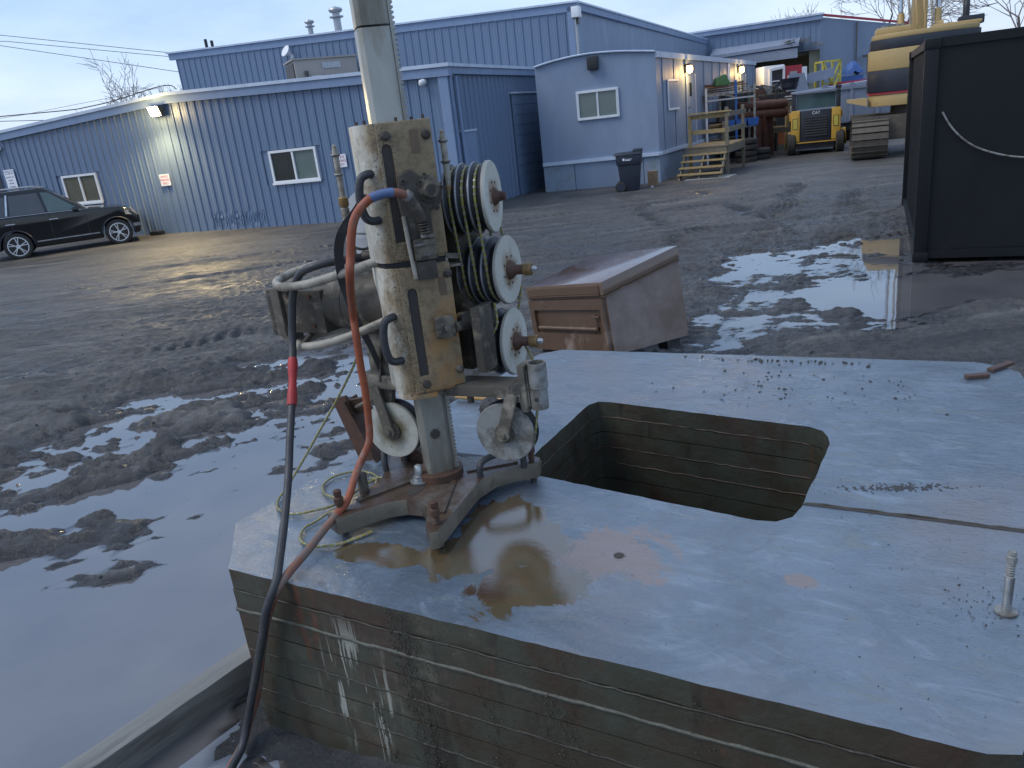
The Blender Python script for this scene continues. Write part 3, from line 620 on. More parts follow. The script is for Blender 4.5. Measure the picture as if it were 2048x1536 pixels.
MB().box(-.22, .05, -.09, -.034, .03, 3.53).build('corner_trim', 'blue_trim', lowb); MB().box(.03, .075, .0, .16, .03, 3.52).build('corner_trim', 'blue_trim', lowb)
dr = MB().box(.034, .06, .30, 1.22, .03, 2.12).build('door', 'blue_trim', lowb); MB().box(.03, .085, .26, 1.26, 2.122, 2.17).build('door_header', 'pale_trim', dr)
MB().box(.05, .11, 1.08, 1.14, 1.0, 1.04).build('door_handle', 'galv', dr)
rd = obj('roller_door', None, lowb)
for k in range(10): MB().box(.034, .055+.006*(k % 2), 4.05, 6.9, .04+k*.298, .04+k*.298+.29).build('door_panel', 'blue_clad', rd)
MB().box(.03, .12, 3.95, 7.0, 3.03, 3.08).build('door_header', 'pale_trim', rd)
MB().cyl((.13,.26,.1),(.13,.26,3.5),.045).build('downpipe', 'blue_trim', lowb)
MB().box(-18.6, -17.66, -.05, .03, .05, 2.45).build('door', 'exc_black', lowb)

def wall_sign(lines, x0, x1, z0, z1, label, size, m, name='wall_sign', rot=0):
    t = thing(name, label, 'sign', (-.75 + .91*(x0+x1)/2 - .414*.045, 21.0 - .414*(x0+x1)/2 - .91*.045, (z0+z1)/2), WA)
    w2, h2 = (x1-x0)/2, (z1-z0)/2
    MB().box(-w2, w2, -.006, .006, -h2, h2).build('board', 'sign_white', t)
    for i, (s, dz, sz) in enumerate(lines): text('lettering', s, sz, m, t, (0, -.0085, dz), (R(90), 0, 0))
    return t
L3 = [('OFFICE', .10, .095), ('PARKING', 0, .095), ('ONLY', -.10, .095)]
wall_sign(L3, -10.38, -9.97, 1.53, 1.88, 'small square white parking sign under the floodlight on blue wall', .09, 'sign_red')
wall_sign(L3, -3.80, -3.39, 1.56, 1.91, 'small square white parking sign right of the bright window, half behind the saw', .09, 'sign_red')
wall_sign([('NOTICE TO', .27, .085), ('ALL VISITORS', .2, .065), ('REPORT TO', .08, .075), ('OFFICE', -.03, .075), ('BEFORE', -.13, .07), ('ENTERING', -.24, .07)], -17.42, -16.92, 1.9, 2.57, 'tall white notice board with grey lettering above the parked car', .07, 'sign_grey')

# floodlights (lit)
def wall_pt(x, y, z): return Vector((-.75 + .91*x + .414*y, 21.0 - .414*x + .91*y, z))
fl = thing('floodlight', 'glowing warm floodlight under the gable edge of low blue building', 'floodlight', wall_pt(-9.67, -.05, 3.72), WA)
MB().box(-.05, .05, -.06, .02, -.06, .10).build('bracket', 'lamp_body', fl)
MB().hexa([(-.2,-.20,-.17),(.2,-.20,-.17),(.2,-.08,-.12),(-.2,-.08,-.12)], [(-.2,-.30,.10),(.2,-.30,.10),(.2,-.06,.10),(-.2,-.06,.10)]).build('housing', 'lamp_body', fl)
MB().hexa([(-.18,-.222,-.16),(.18,-.222,-.16),(.18,-.206,-.16),(-.18,-.206,-.16)], [(-.18,-.318,.09),(.18,-.318,.09),(.18,-.302,.09),(-.18,-.302,.09)]).build('lamp_lens', 'lamp_glow', fl)
def spot(parent, loc, e, colr, size=.12):
    d = bpy.data.lights.new('lamp_light', 'POINT'); d.energy = e; d.color = colr; d.shadow_soft_size = size
    o = bpy.data.objects.new('lamp_light', d); col.objects.link(o); o.parent = parent; o.location = loc; return o
fs = bpy.data.lights.new('lamp_light', 'SPOT'); fs.energy = 480; fs.color = (1, .74, .34); fs.spot_size = R(160); fs.spot_blend = .5; fs.shadow_soft_size = .15
fo = bpy.data.objects.new('lamp_light', fs); col.objects.link(fo); fo.parent = fl; fo.location = (0, -.42, -.1); fo.rotation_euler = Vector((0, .62, .78)).to_track_quat('Z', 'Y').to_euler(); spot(fl, (0, -.6, -.08), 60, (1, .72, .30), .12)  # extra point lamp added to imitate the halo round the floodlight
# camera dome and small wall pieces
sc_ = thing('security_camera', 'small white dome security camera on corner of low blue building', 'camera', wall_pt(-.62, -.04, 3.45), WA)
MB().box(-.05, .05, -.04, .02, -.05, .06).build('mount', 'white_vinyl', sc_); MB().lathe([(.02,0),(.075,.02),(.08,.12),(.05,.16)], (.02,-.05,-.0), (-.5,-.7,-.25), 14).build('camera_body', 'white_vinyl', sc_)
l2 = thing('wall_bracket_lamp', 'small white unlit lamp bracket high on left end of blue wall', 'lamp', wall_pt(-17.35, -.04, 3.28), WA)
MB().box(-.12, .18, -.16, .0, -.06, .06).build('lamp_body', 'white_vinyl', l2, bevel=.02)

# tall building behind
tall = thing('tall_metal_building', 'taller blue ribbed metal building rising behind the low one', 'building', wall_pt(0, 7.3, 0), WA)
tt = lambda x: 6.38 - (x + 15.67)*(.73/16.84)
TL, TR = -15.67, 1.17; SD = Vector((.5, .866, 0)); SDl = Vector((SD.x*.91 - SD.y*.414, SD.x*.414 + SD.y*.91, 0)); SL = 17.0
MB().prism([(TL,0),(TR-.04,0),(TR-.04,tt(TR)-.1),(TL,tt(TL)-.1)], .04, .2, 'y').build('wall', 'blue_clad', tall)
clad_wall(tall, (TL,0,0), (TR-.04,0,0), lambda s: tt(TL+s)-.12, lambda s: 3.5)
E0 = Vector((TR,0,0)); E1 = E0 + SDl*SL; zs1 = 5.0
MB().add([(E0.x,0,0),(E1.x,E1.y,0),(E1.x,E1.y,zs1),(E0.x,.0,tt(TR)-.1)], [(0,1,2,3)]).build('wall', 'trailer_paint', tall)
MB().add([(TL,.04,0),(TL-1,16,0),(TL-1,16,tt(TL)-.1),(TL,.04,tt(TL)-.1)], [(0,1,2,3)]).build('wall', 'blue_clad', tall)
def eave(parent, p, q, zp, zq, h, wd, m, name, zo=0.0):
    p, q = Vector(p), Vector(q); d = (q-p).normalized(); s = Vector((d.y, -d.x, 0))*wd
    MB().hexa([p-s+Vector((0,0,zp-h+zo)), q-s+Vector((0,0,zq-h+zo)), q+s*.3+Vector((0,0,zq-h+zo)), p+s*.3+Vector((0,0,zp-h+zo))], [p-s+Vector((0,0,zp+zo)), q-s+Vector((0,0,zq+zo)), q+s*.3+Vector((0,0,zq+zo)), p+s*.3+Vector((0,0,zp+zo))]).build(name, m, parent)
eave(tall, (TL-.3,-.02,0), (TR+.14,-.02,0), tt(TL)-.06, tt(TR)-.06, .24, .1, 'blue_trim', 'fascia'); eave(tall, (TL-.35,-.08,0), (TR+.2,-.08,0), tt(TL), tt(TR), .055, .12, 'pale_trim', 'roof_edge')
eave(tall, E0+Vector((.12,.15,0)), E1, tt(TR)-.06, zs1, .2, .08, 'blue_trim', 'fascia'); eave(tall, E0+Vector((.16,.15,0)), E1, tt(TR), zs1+.06, .055, .1, 'pale_trim', 'roof_edge')
MB().add([(TL-.2,.03,tt(TL)-.01),(TR,.03,tt(TR)-.01),(E1.x,E1.y,zs1),(TL-1,16,tt(TL)-.01)], [(0,1,2,3)]).build('roof', 'roof_metal', tall)
MB().cyl((TR+.1,-.1,3.4),(TR+.1,-.1,5.5),.05).build('downpipe', 'galv', tall)
MB().box(TR-.2, TR+.02, -.05, -.034, 3.4, 5.5).build('corner_trim', 'blue_trim', tall)
ll = thing('corner_floodlight', 'unlit white box floodlight at right top corner of tall blue building', 'floodlight', wall_pt(1.33, 7.12, 5.25), WA)
MB().box(-.02, .04, -.05, .12, -.3, -.12).build('bracket', 'lamp_body', ll); MB().box(-.1, .16, -.28, .0, -.12, .2).build('housing', 'white_vinyl', ll, bevel=.02); MB().box(-.08, .14, -.26, -.02, -.16, -.122).build('lens', 'glass_dark', ll)
# roof things
def flue(x, zb, h, r, lab, hat=1.9):
    t = thing('roof_flue', lab, 'flue', wall_pt(x, 8.2, zb), WA)
    MB().cyl((0,0,-.3),(0,0,h),r).build('pipe', 'galv', t)
    MB().lathe([(r*1.05,h*.62),(hat*r,h*.66),(hat*r,h*.70),(r*1.1,h*.72)], n=16).build('collar', 'galv', t); MB().lathe([(r*1.5,h*.84),(hat*r,h*.92),(hat*r*.9,h*.98),(.02,h*1.06)], n=16).build('cap', 'galv', t)
flue(-8.35, 6.0, .95, .14, 'thick galvanised roof flue with wide cap on tall building'); flue(-9.6, 6.05, .65, .10, 'thin short galvanised flue left of the thick one')
for x, h in ((-14.5, .35), (-14.2, .26)):
    o = MB().cyl((0,0,-.2),(0,0,h),.06).build('vent_stub', 'black_metal'); o.location = wall_pt(x, 7.9, 6.35)
    tag(o, 'taller dark vent stub on left end of tall roof' if h > .3 else 'shorter dark vent stub on left end of tall roof', 'vent')
hv = thing('rooftop_air_unit', 'grey tan rooftop air conditioning unit standing on the low roof', 'air conditioner', wall_pt(-8.0, 4.6, 4.02), R(24))
MB().box(.02, 2.2, 0, 1.5, 0, .98).build('cabinet', 'tan_hvac', hv, bevel=.015); MB().box(-.02, .018, .1, 1.42, .08, .9).build('grille', 'hvac_grille', hv)
MB().box(.95, 1.6, -.03, -.002, .66, .86).build('louvre', 'galv', hv); MB().box(.5, .82, -.35, -.06, 0, .42).build('control_box', 'white_vinyl', hv); MB().box(-.05, 2.25, -.05, 1.55, .982, 1.03).build('top', 'tan_hvac', hv)
for x in (.3, .38, .95, 1.35): MB().box(x, x+.05, -.12, -.06, 0, .62 if x < .5 else .3).build('post', 'hvac_grille', hv)
# white loudspeaker on tall wall
ho = thing('horn_speaker', 'white horn loudspeaker on tall blue wall above the air unit', 'speaker', wall_pt(-9.95, 7.22, 5.5), WA)
MB().lathe([(.03,0),(.06,.08),(.22,.3)], (0,0,0), (-.25,-.7,.45), 14).build('horn', 'white_vinyl', ho); MB().box(-.04,.04,-.03,.1,-.12,.02).build('bracket', 'white_vinyl', ho)

# rear building with torn awning
rb = thing('rear_metal_building', 'blue metal building at back with torn awning over an open bay', 'building', (16.52, 39.5, 0), WA)
MB().box(-6.5, 0, .05, .25, 3.9, 5.2).build('wall', 'blue_clad', rb)
for k in range(21): o = obj('cladding_panel', clad, rb, (-6.5+k*.3, .03, 4.0), (0,0,0)); o.scale = (1,1,1.2)
MB().box(-6.6, .1, -.1, .3, 5.2, 5.4).build('fascia', 'blue_trim', rb); MB().box(-6.65, .15, -.14, .3, 5.402, 5.48).build('roof_edge', 'pale_trim', rb)
q = Vector((.97, .25, 0)); e1 = Vector((4.6, 3.4, 0))
MB().add([(0,.05,0),(e1.x,e1.y,0),(e1.x,e1.y,4.45),(0,.05,5.3)], [(0,1,2,3)]).build('wall', 'trailer_paint', rb)
eave(rb, (0.05,.0,0), (e1.x,e1.y,0), 5.45, 4.6, .1, .06, 'red_panel', 'roof_edge')
MB().box(-6.4, -.25, 4.5, 4.6, 0, 4.1).build('bay_wall', 'cream_paint', rb); MB().box(-.5, -.02, .3, 4.5, 0, 4.1).build('bay_wall', 'cream_paint', rb); MB().box(-6.5, -6.3, .3, 4.5, 0, 4.1).build('bay_wall', 'cream_paint', rb)
MB().box(-6.4, -.25, .3, 4.5, 4.1, 4.2).build('bay_ceiling', 'old_lumber', rb)
for k in range(3): MB().box(-6.3, -.5, .8+k*1.2, .95+k*1.2, 3.75, 4.09).build('bay_beam', 'cream_paint', rb)
aw = MB().hexa([(-5.0,-1.2,4.05),(-.9,-1.2,4.12),(-.9,.03,4.3),(-5.0,.03,4.3)], [(-5.0,-1.2,4.2),(-.9,-1.2,4.27),(-.9,.03,4.55),(-5.0,.03,4.55)]).build('awning', 'grey_steel', rb)
MB().box(-4.95, -.95, -1.14, -1.06, 3.62, 4.05).build('awning_valance', 'grey_steel', aw)
tr_ = MB()
for k in range(26):
    x = random.uniform(-1.6, .1); y = random.uniform(-1.3, -.2); z = 4.35 - max(0, x+.6)*.4; a = random.uniform(-.5, .5)
    tr_.bar((x-.2,y,z+random.uniform(-.1,.1)), (x+.25,y+random.uniform(-.1,.1),z+random.uniform(-.12,.12)), .12, .015)
tr_.build('torn_roofing', 'galv_mud', aw)
MB().bar((1.6,1.1,1.5),(1.6,1.1,4.95),.06,.06).build('downpipe', 'lamp_body', rb)
r2 = thing('rear_floodlight', 'dark unlit floodlight on side of rear blue building', 'floodlight', (18.9, 39.6, 3.3), WA)
MB().cyl((0,0,-.8),(0,0,0),.04).build('pole', 'lamp_body', r2); MB().box(-.25,.25,-.1,.1,0,.12).build('lamp_head', 'lamp_body', r2)

# ------------------------------------------------------------------ site trailer
tro = thing('office_trailer', 'long blue grey office trailer with arched roof and block skirting', 'trailer')
A0 = Vector((1.736,24.58,0)); B0 = Vector((5.116,23.53,0)); TD = Vector((.49,.8717,0)); TLn = 14.6; tdv = (B0-A0).normalized(); tnv = Vector((-tdv.y, tdv.x, 0))
ztop = lambda s: 3.66 + .17*math.sin(math.pi*min(max(s,0),1)**.9)
fv = []; NS = 14
for i in range(NS+1): s = i/NS; p = A0.lerp(B0, s); fv.append((p.x, p.y, ztop(s)))
far = TD*TLn
V = [(A0.x,A0.y,.86),(B0.x,B0.y,.86)] + fv[::-1]; n0 = len(V); MB().add(V, [tuple(range(n0))]).build('end_wall', 'trailer_paint', tro)
bz = lambda p, z: (p.x, p.y, z); FZ = 3.55
MB().add([bz(B0,.86), bz(B0+far,.86), bz(B0+far,FZ), bz(B0,3.66)], [(0,1,2,3)]).build('side_wall', 'trailer_paint', tro)
MB().add([bz(A0,.86), bz(A0+far,.86), bz(A0+far,FZ), bz(A0,3.66)], [(0,1,2,3)]).build('side_wall', 'trailer_paint', tro)
MB().add([bz(A0+far,.0), bz(B0+far,.0), bz(B0+far,FZ), bz(A0+far,FZ)], [(0,1,2,3)]).build('end_wall', 'trailer_paint', tro)
rv = [(p[0]-tnv.x*.06, p[1]-tnv.y*.06, p[2]+.02) for p in fv]; rv2 = [(p[0]+far.x, p[1]+far.y, p[2]-.09) for p in fv]
MB().add(rv+rv2, [(i,i+1,NS+2+i,NS+1+i) for i in range(NS)]).build('roof', 'roof_metal', tro)
MB().tube(rv, .028, 6).build('roof_trim', 'pale_trim', tro)
o_ = Vector((TD.y,-TD.x,0))
MB().bar(B0+o_*.03+Vector((0,0,3.60)), B0+far+o_*.03+Vector((0,0,3.49)), .06, .16).build('roof_trim', 'pale_trim', tro)
MB().bar(A0-tnv*.03+Vector((0,0,.88)), B0-tnv*.03+Vector((0,0,.88)), .06, .10).build('base_trim', 'pale_trim', tro)
MB().bar(B0+o_*.03+Vector((0,0,.88)), B0+far+o_*.03+Vector((0,0,.88)), .06, .10).build('base_trim', 'pale_trim', tro)
for s0, s1, m in ((0,.27,'trailer_skirt'),(.275,.86,'trailer_paint'),(.865,1,'trailer_skirt')):
    p, q = A0.lerp(B0, s0), A0.lerp(B0, s1); MB().bar(p+tnv*.04+Vector((0,0,.42)), q+tnv*.04+Vector((0,0,.42)), .06, .83).build('skirt_panel', m, tro)
for k in range(8):
    p = B0+TD*(k*1.82+.04); MB().bar(p-o_*.05+Vector((0,0,.42)), p+TD*1.8-o_*.05+Vector((0,0,.42)), .06, .83).build('skirt_panel', 'trailer_skirt', tro)
for k in range(12): p = B0+TD*(k*1.22+.6)+o_*.004; MB().bar(p+Vector((0,0,.93)), p+Vector((0,0,3.5)), .008, .05, up=(0,1,0)).build('batten', 'trailer_paint', tro)
def tr_win(s0, s1, z0, z1):      # window in the end wall
    w_ = obj('window', None, tro); a, c = A0+tdv*s0, A0+tdv*s1; f = MB(); n_ = tnv*-.03
    for (p, q) in ((a+Vector((0,0,z0)), c+Vector((0,0,z0))), (a+Vector((0,0,z1)), c+Vector((0,0,z1)))): f.bar(p+n_, q+n_, .07, .07)
    for p in (a, c): f.bar(p+n_+Vector((0,0,z0-.035)), p+n_+Vector((0,0,z1+.035)), .07, .072, up=(0,1,0))
    mid = (a+c)/2; f.bar(mid+n_*.8+Vector((0,0,z0)), mid+n_*.8+Vector((0,0,z1)), .05, .04, up=(0,1,0)); f.build('frame', 'white_vinyl', w_)
    for p, q in ((a, mid), (mid, c)): MB().bar(p+tnv*-.012+Vector((0,0,(z0+z1)/2)), q+tnv*-.012+Vector((0,0,(z0+z1)/2)), .012, z1-z0-.04).build('pane', 'glass_pale', w_)
tr_win(1.22, 2.40, 2.08, 2.83)
def side_quad(s0, s1, z0, z1, off, m, name, parent=tro, th=.03):
    p, q = B0+TD*s0, B0+TD*s1; zc = (z0+z1)/2
    return MB().bar(p+o_*off+Vector((0,0,zc)), q+o_*off+Vector((0,0,zc)), th, z1-z0).build(name, m, parent)
sw = side_quad(1.0, 2.1, 2.08, 2.88, .02, 'trailer_paint', 'window'); side_quad(.98, 2.12, 2.86, 2.92, .045, 'white_vinyl', 'frame', sw); side_quad(.98, 2.12, 2.04, 2.1, .045, 'white_vinyl', 'frame', sw)
side_quad(.98, 1.04, 2.1, 2.86, .04, 'white_vinyl', 'frame', sw)
for s in (3.1, 11.3):
    dd = side_quad(s, s+1.05, .95, 3.0, .03, 'trailer_paint', 'door'); side_quad(s+.3, s+.55, 2.4, 2.8, .05, 'glass_dark', 'pane', dd, .012)
    side_quad(s-.05, s, .93, 3.06, .04, 'pale_trim', 'door_frame', dd); side_quad(s+1.05, s+1.1, .93, 3.06, .04, 'pale_trim', 'door_frame', dd); side_quad(s+.06, s+.14, 2.02, 2.08, .07, 'chrome', 'door_handle', dd, .06)
vb = A0+tdv*1.76-tnv*.09
MB().box(-.16,.16,-.09,.07,-.2,.16).build('vent_box', 'black_metal', tro, bevel=.02, loc=(vb.x,vb.y,3.60), rot=(0,0,math.atan2(tdv.y,tdv.x)))
def porch_lamp(s, lab, e):
    p = B0+TD*s+o_*.02; t = thing('porch_lamp', lab, 'lamp', (p.x,p.y,3.2), math.atan2(TD.y,TD.x)-math.pi/2, 'lamps on the trailer side')
    MB().box(0,.06,-.06,.06,-.1,.16).build('back_plate', 'lamp_body', t); MB().lathe([(.05,.17),(.11,.12),(.11,.10),(.02,.10)], (.14,0,0), n=12).build('shade', 'lamp_body', t)
    MB().lathe([(.03,-.12),(.09,-.08),(.10,.02),(.08,.095)], (.14,0,0), n=14).build('bulb_globe', 'lamp_glow_small', t); spot(t, (.34,0,-.12), e, (1,.60,.20), .06)
porch_lamp(3.05, 'lit warm porch lamp over the trailer door with wooden steps', 30); porch_lamp(11.0, 'lit warm porch lamp at far end of trailer above the rack', 26)
# ------------------------------------------------------------------ black car
CA = math.atan2(.43, .9)
car = thing('parked_car', 'black sport utility car with silver wheels parked nose toward blue wall', 'car', (-13.62, 22.68, .03), CA)
# local: x forward from the rear axle, y 0 is the right side plane, +y to the left side
WB, HW = 2.66, 1.86
def arch(cx_, r, z): return [(cx_ + r*math.cos(a), .37 + r*math.sin(a)) for a in np.linspace(math.asin((z-.37)/r), math.pi - math.asin((z-.37)/r), 11)]
prof = [(-1.0,.42),(-1.12,.60),(-1.13,.95),(-1.07,1.20),(.2,1.19),(1.75,1.16),(2.0,1.17),(2.85,1.11),(3.12,.99),(3.28,.82),(3.31,.55),(3.25,.30),(WB+.42,.27)] + arch(WB,.43,.27)[1:-1] + [(WB-.42,.27),(.42,.27)] + arch(0,.43,.27)[1:-1] + [(-.42,.29)]
MB().prism(prof, 0.03, HW-.03, 'y').build('body', 'car_black', car, bevel=.05, seg=3)
def ring(x0, x1, z, dy): return [(x0,dy,z),(x1,dy,z),(x1,HW-dy,z),(x0,HW-dy,z)]
cz = lambda z: z + .03 + max(0, z-1.13)*.24
MB().hexa(ring(-1.04,1.98,1.13,.06), ring(-.84,1.00,cz(1.72),.22)).build('cabin', 'car_black', car, bevel=.06, seg=3)
def cab_q(pts, off=-.006):      # quads on the right flank of the cabin
    o = []
    for x, z in pts: z = cz(z)-.02; t = (z-1.13)/(cz(1.72)-1.13); o.append((x, .06 + .16*t + off, z))
    return o
def pane(pts, m, name):
    q = cab_q(pts); q2 = [(x, y+.012, z) for x, y, z in q]; n = len(q)
    return MB().add(q+q2, [tuple(range(n))]+[tuple(range(n,2*n))[::-1]]+[(i,(i+1)%n,(i+1)%n+n,i+n) for i in range(n)]).build(name, m, car)
pane([(.98,1.19),(1.78,1.17),(1.10,1.62),(.90,1.64)], 'car_glass_front', 'window'); pane([(.02,1.2),(.90,1.19),(.82,1.64),(.10,1.64)], 'car_glass', 'window'); pane([(-.85,1.22),(-.10,1.2),(.0,1.63),(-.66,1.6)], 'car_glass', 'window')
MB().bar((-.07,.075,1.24),(.05,.205,1.80),.045,.02,up=(0,1,0)).build('pillar_trim', 'chrome', car)
MB().tube(catmull([(-.75,.25,1.91),(-.5,.24,1.95),(.6,.24,1.95),(.95,.26,1.89)],5), .018, 6).build('roof_rail', 'chrome', car)
MB().tube(catmull([(-.75,HW-.25,1.91),(-.5,HW-.24,1.95),(.6,HW-.24,1.95),(.95,HW-.26,1.89)],5), .018, 6).build('roof_rail', 'chrome', car)
for x in (-.15, .95): MB().box(x, x+.24, -.008, .028, .985, 1.015).build('door_handle', 'chrome', car, bevel=.008)
MB().bar((.5,.018,.44),(2.15,.018,.44),.02,.035).build('sill_strip', 'chrome', car)
for x in (.0, .96, 1.9): MB().box(x-.006, x+.006, .0275, .03, .48, 1.13).build('door_gap', 'slot_dark', car)
mir = MB().box(1.60, 1.76, -.12, .06, 1.12, 1.26).build('mirror', 'car_black', car, bevel=.03)
for s in (0, 1):
    y0 = .0 if s == 0 else HW-.14; hl = MB().hexa([(2.95,y0+.02,.86),(3.30,y0+.04,.80),(3.28,y0+.14,.80),(2.95,y0+.13,.86)], [(2.95,y0+.02,1.0),(3.17,y0+.04,.96),(3.15,y0+.14,.96),(2.95,y0+.13,1.0)]).build('headlight', 'headlight', car)
MB().box(3.24, 3.325, .4, HW-.4, .55, .8).build('grille', 'exc_black', car); MB().box(3.1, 3.30, .02, .05, .48, .58).build('fog_trim', 'chrome', car)
for y0 in (-.002, HW-.08): MB().hexa([(-1.14,y0,.8),(-.98,y0,.8),(-.98,y0+.08,.8),(-1.14,y0+.08,.8)], [(-1.09,y0,1.08),(-.95,y0,1.1),(-.95,y0+.08,1.1),(-1.09,y0+.08,1.08)]).build('tail_lamp', 'tail_lamp', car)
for x in (0, WB):      # wheel arch lips
    MB().tube([(x+.445*math.cos(a), .03, .37+.445*math.sin(a)) for a in np.linspace(0, math.pi, 15)], .022, 6).build('arch_trim', 'dark_plastic', car)
def wheel():
    t = MB().lathe([(.25,.0),(.34,.005),(.375,.04),(.375,.19),(.34,.225),(.25,.23)], (0,0,0), (0,1,0), 28).build('tyre', 'tyre', None)
    return t
wh = obj('wheel', None, car, (0,.02,.375)); ty = wheel(); ty.parent = wh
r_ = MB().lathe([(.262,-.004),(.27,.02),(.25,.16)], (0,0,0), (0,1,0), 28)
r_.v = [p for p in r_.v]; rim = MB().prism([(.272*math.cos(a), .272*math.sin(a)) for a in np.linspace(0,2*math.pi,28,endpoint=False)], -.006, .05, 'y', holes=[[(.245*math.cos(a), .245*math.sin(a)) for a in np.linspace(0,2*math.pi,28,endpoint=False)]])
for k in range(5):
    for da in (-.16, .16):
        a = k*2*math.pi/5 + .3; a2 = a + da; rim.bar((.05*math.cos(a),.0,.05*math.sin(a)), (.255*math.cos(a2),-.002,.255*math.sin(a2)), .022, .034, up=(0,1,0))
rim.lathe([(.06,-.012),(.06,.03)], (0,0,0), (0,1,0), 14); rim.build('rim', 'alloy', wh)
MB().lathe([(.244,.06),(.244,.07)], (0,0,0), (0,1,0), 20).build('brake_disc', 'slot_dark', wh)
for x, y, rz in ((WB,.02,0),(0,HW-.02,math.pi),(WB,HW-.02,math.pi)):
    c = copy_tree(wh, car); c.location = (x,y,.375); c.rotation_euler = (0,random.uniform(0,6) if rz == 0 else .4,rz)

MB().tube([(x, .045+.02*(x>.9), z) for x, z in ((-.98,1.20),(.0,1.205),(.95,1.19),(1.85,1.165))],.008,5).build('window_trim','chrome',car)
kb2 = MB().box(-.22,.22,-.1,.1,0,.13).build('rubber_block','black_metal',None,bevel=.03,loc=(-10.75,25.35,.05),rot=(0,0,-.3)); tag(kb2,'small black rubber block lying at foot of blue wall','block')
pd = MB().prism([(5.7,23.05),(6.9,22.6),(7.3,23.2),(6.1,23.75)],.03,.075).build('concrete_pad','conc_pad'); setting(pd)
# ------------------------------------------------------------------ wheelie bin
wb_ = thing('wheelie_bin', 'dark blue wheelie bin standing against trailer skirting', 'bin', (3.97, 22.2, .03), -.25)
def taper(b, w0, d0, z0, w1, d1, z1): b.hexa([(-w0,-d0,z0),(w0,-d0,z0),(w0,d0,z0),(-w0,d0,z0)], [(-w1,-d1,z1),(w1,-d1,z1),(w1,d1,z1),(-w1,d1,z1)]); return b
taper(MB(), .24,.25,.03,.31,.33,.74).build('body', 'dark_plastic', wb_, bevel=.02); taper(MB(), .335,.36,.742,.35,.37,1.0).build('collar', 'dark_plastic', wb_, bevel=.015)
MB().hexa([(-.42,-.39,1.002),(.36,-.39,1.002),(.36,.39,1.002),(-.42,.39,1.002)], [(-.40,-.37,1.05),(.34,-.37,1.07),(.34,.37,1.07),(-.40,.37,1.05)]).build('lid', 'dark_plastic', wb_, bevel=.012)
MB().box(.12,.37,-.3,.3,1.05,1.13).build('handle', 'dark_plastic', wb_, bevel=.02)
for y in (-.30,.22):
    w2 = MB().lathe([(.11,0),(.15,.012),(.15,.07),(.11,.08)], (-.26,y,.15), (0,1,0), 20).build('wheel', 'tyre', wb_); MB().lathe([(.1,.0),(.1,.002)], (-.26,y-.002,.15), (0,1,0), 14).build('hub_cap', 'dark_plastic', w2)
em = MB(); em.lathe([(.035,0),(.035,.004)], (-.13,-.369,.89), (0,-1,0), 10); em.box(-.08,.06,-.372,-.366,.855,.875); em.box(-.08,.1,-.372,-.366,.89,.9); em.build('emblem', 'sign_white', wb_)
cb = MB().box(-.13,.13,-.1,.1,0,.42).build('cardboard_box', 'cardboard', None, loc=(4.72,22.75,.05), rot=(0,0,-.4)); tag(cb, 'small tan cardboard box beside the dark blue bin', 'box')
pb = MB().lathe([(.03,0),(.05,.02),(.05,.07),(.02,.1)], n=12).build('paper_cup', 'bottle_white', None, loc=(4.55,22.25,.04), rot=(1.3,0,.5)); tag(pb, 'white paper cup lying on ground by the bin', 'cup')

# ------------------------------------------------------------------ wooden steps and deck
dk = thing('wooden_steps', 'weathered lumber steps with landing and handrail beside trailer door', 'steps', (5.116,23.53,.02), math.atan2(.5,.866)*-1)
dk.rotation_euler = (0,0,math.atan2(-.5,.866))
MB().box(.55,1.75,.9,.935,.68,.86).build('fascia_board', 'old_lumber', dk)
for k in range(8): MB().box(.5,1.8,.88+k*.29,.88+k*.29+.275,.862,.90).build('deck_board', 'lumber' if k % 3 else 'old_lumber', dk)
MB().box(1.76,1.80,.94,3.2,.66,.86).build('fascia_board', 'old_lumber', dk)
for i in range(4): z = .16 + i*.17; y = .05 + i*.21; MB().box(.48,1.78,y,y+.26,z,z+.04).build('tread', 'lumber', dk)
for x in (.52,1.1,1.72): MB().hexa([(x,-.02,0),(x+.04,-.02,0),(x+.04,.2,0),(x,.2,0)], [(x,.68,.66),(x+.04,.68,.66),(x+.04,.88,.66),(x,.88,.66)]).build('stringer', 'old_lumber', dk)
for (x,y,h) in ((1.70,.95,1.95),(1.70,3.1,1.95),(.6,.95,1.78),(1.15,2.9,1.5)): MB().box(x,x+.09,y,y+.09,0,h).build('post', 'lumber' if x < 1 else 'old_lumber', dk)
for z in (1.25,1.68): MB().box(1.795,1.835,.93,3.2,z,z+.14).build('rail', 'old_lumber', dk); MB().box(.6,1.79,1.045,1.08,z,z+.12).build('rail', 'lumber', dk)
MB().box(.58,1.86,.92,1.12,1.82,1.86).build('handrail', 'lumber', dk)

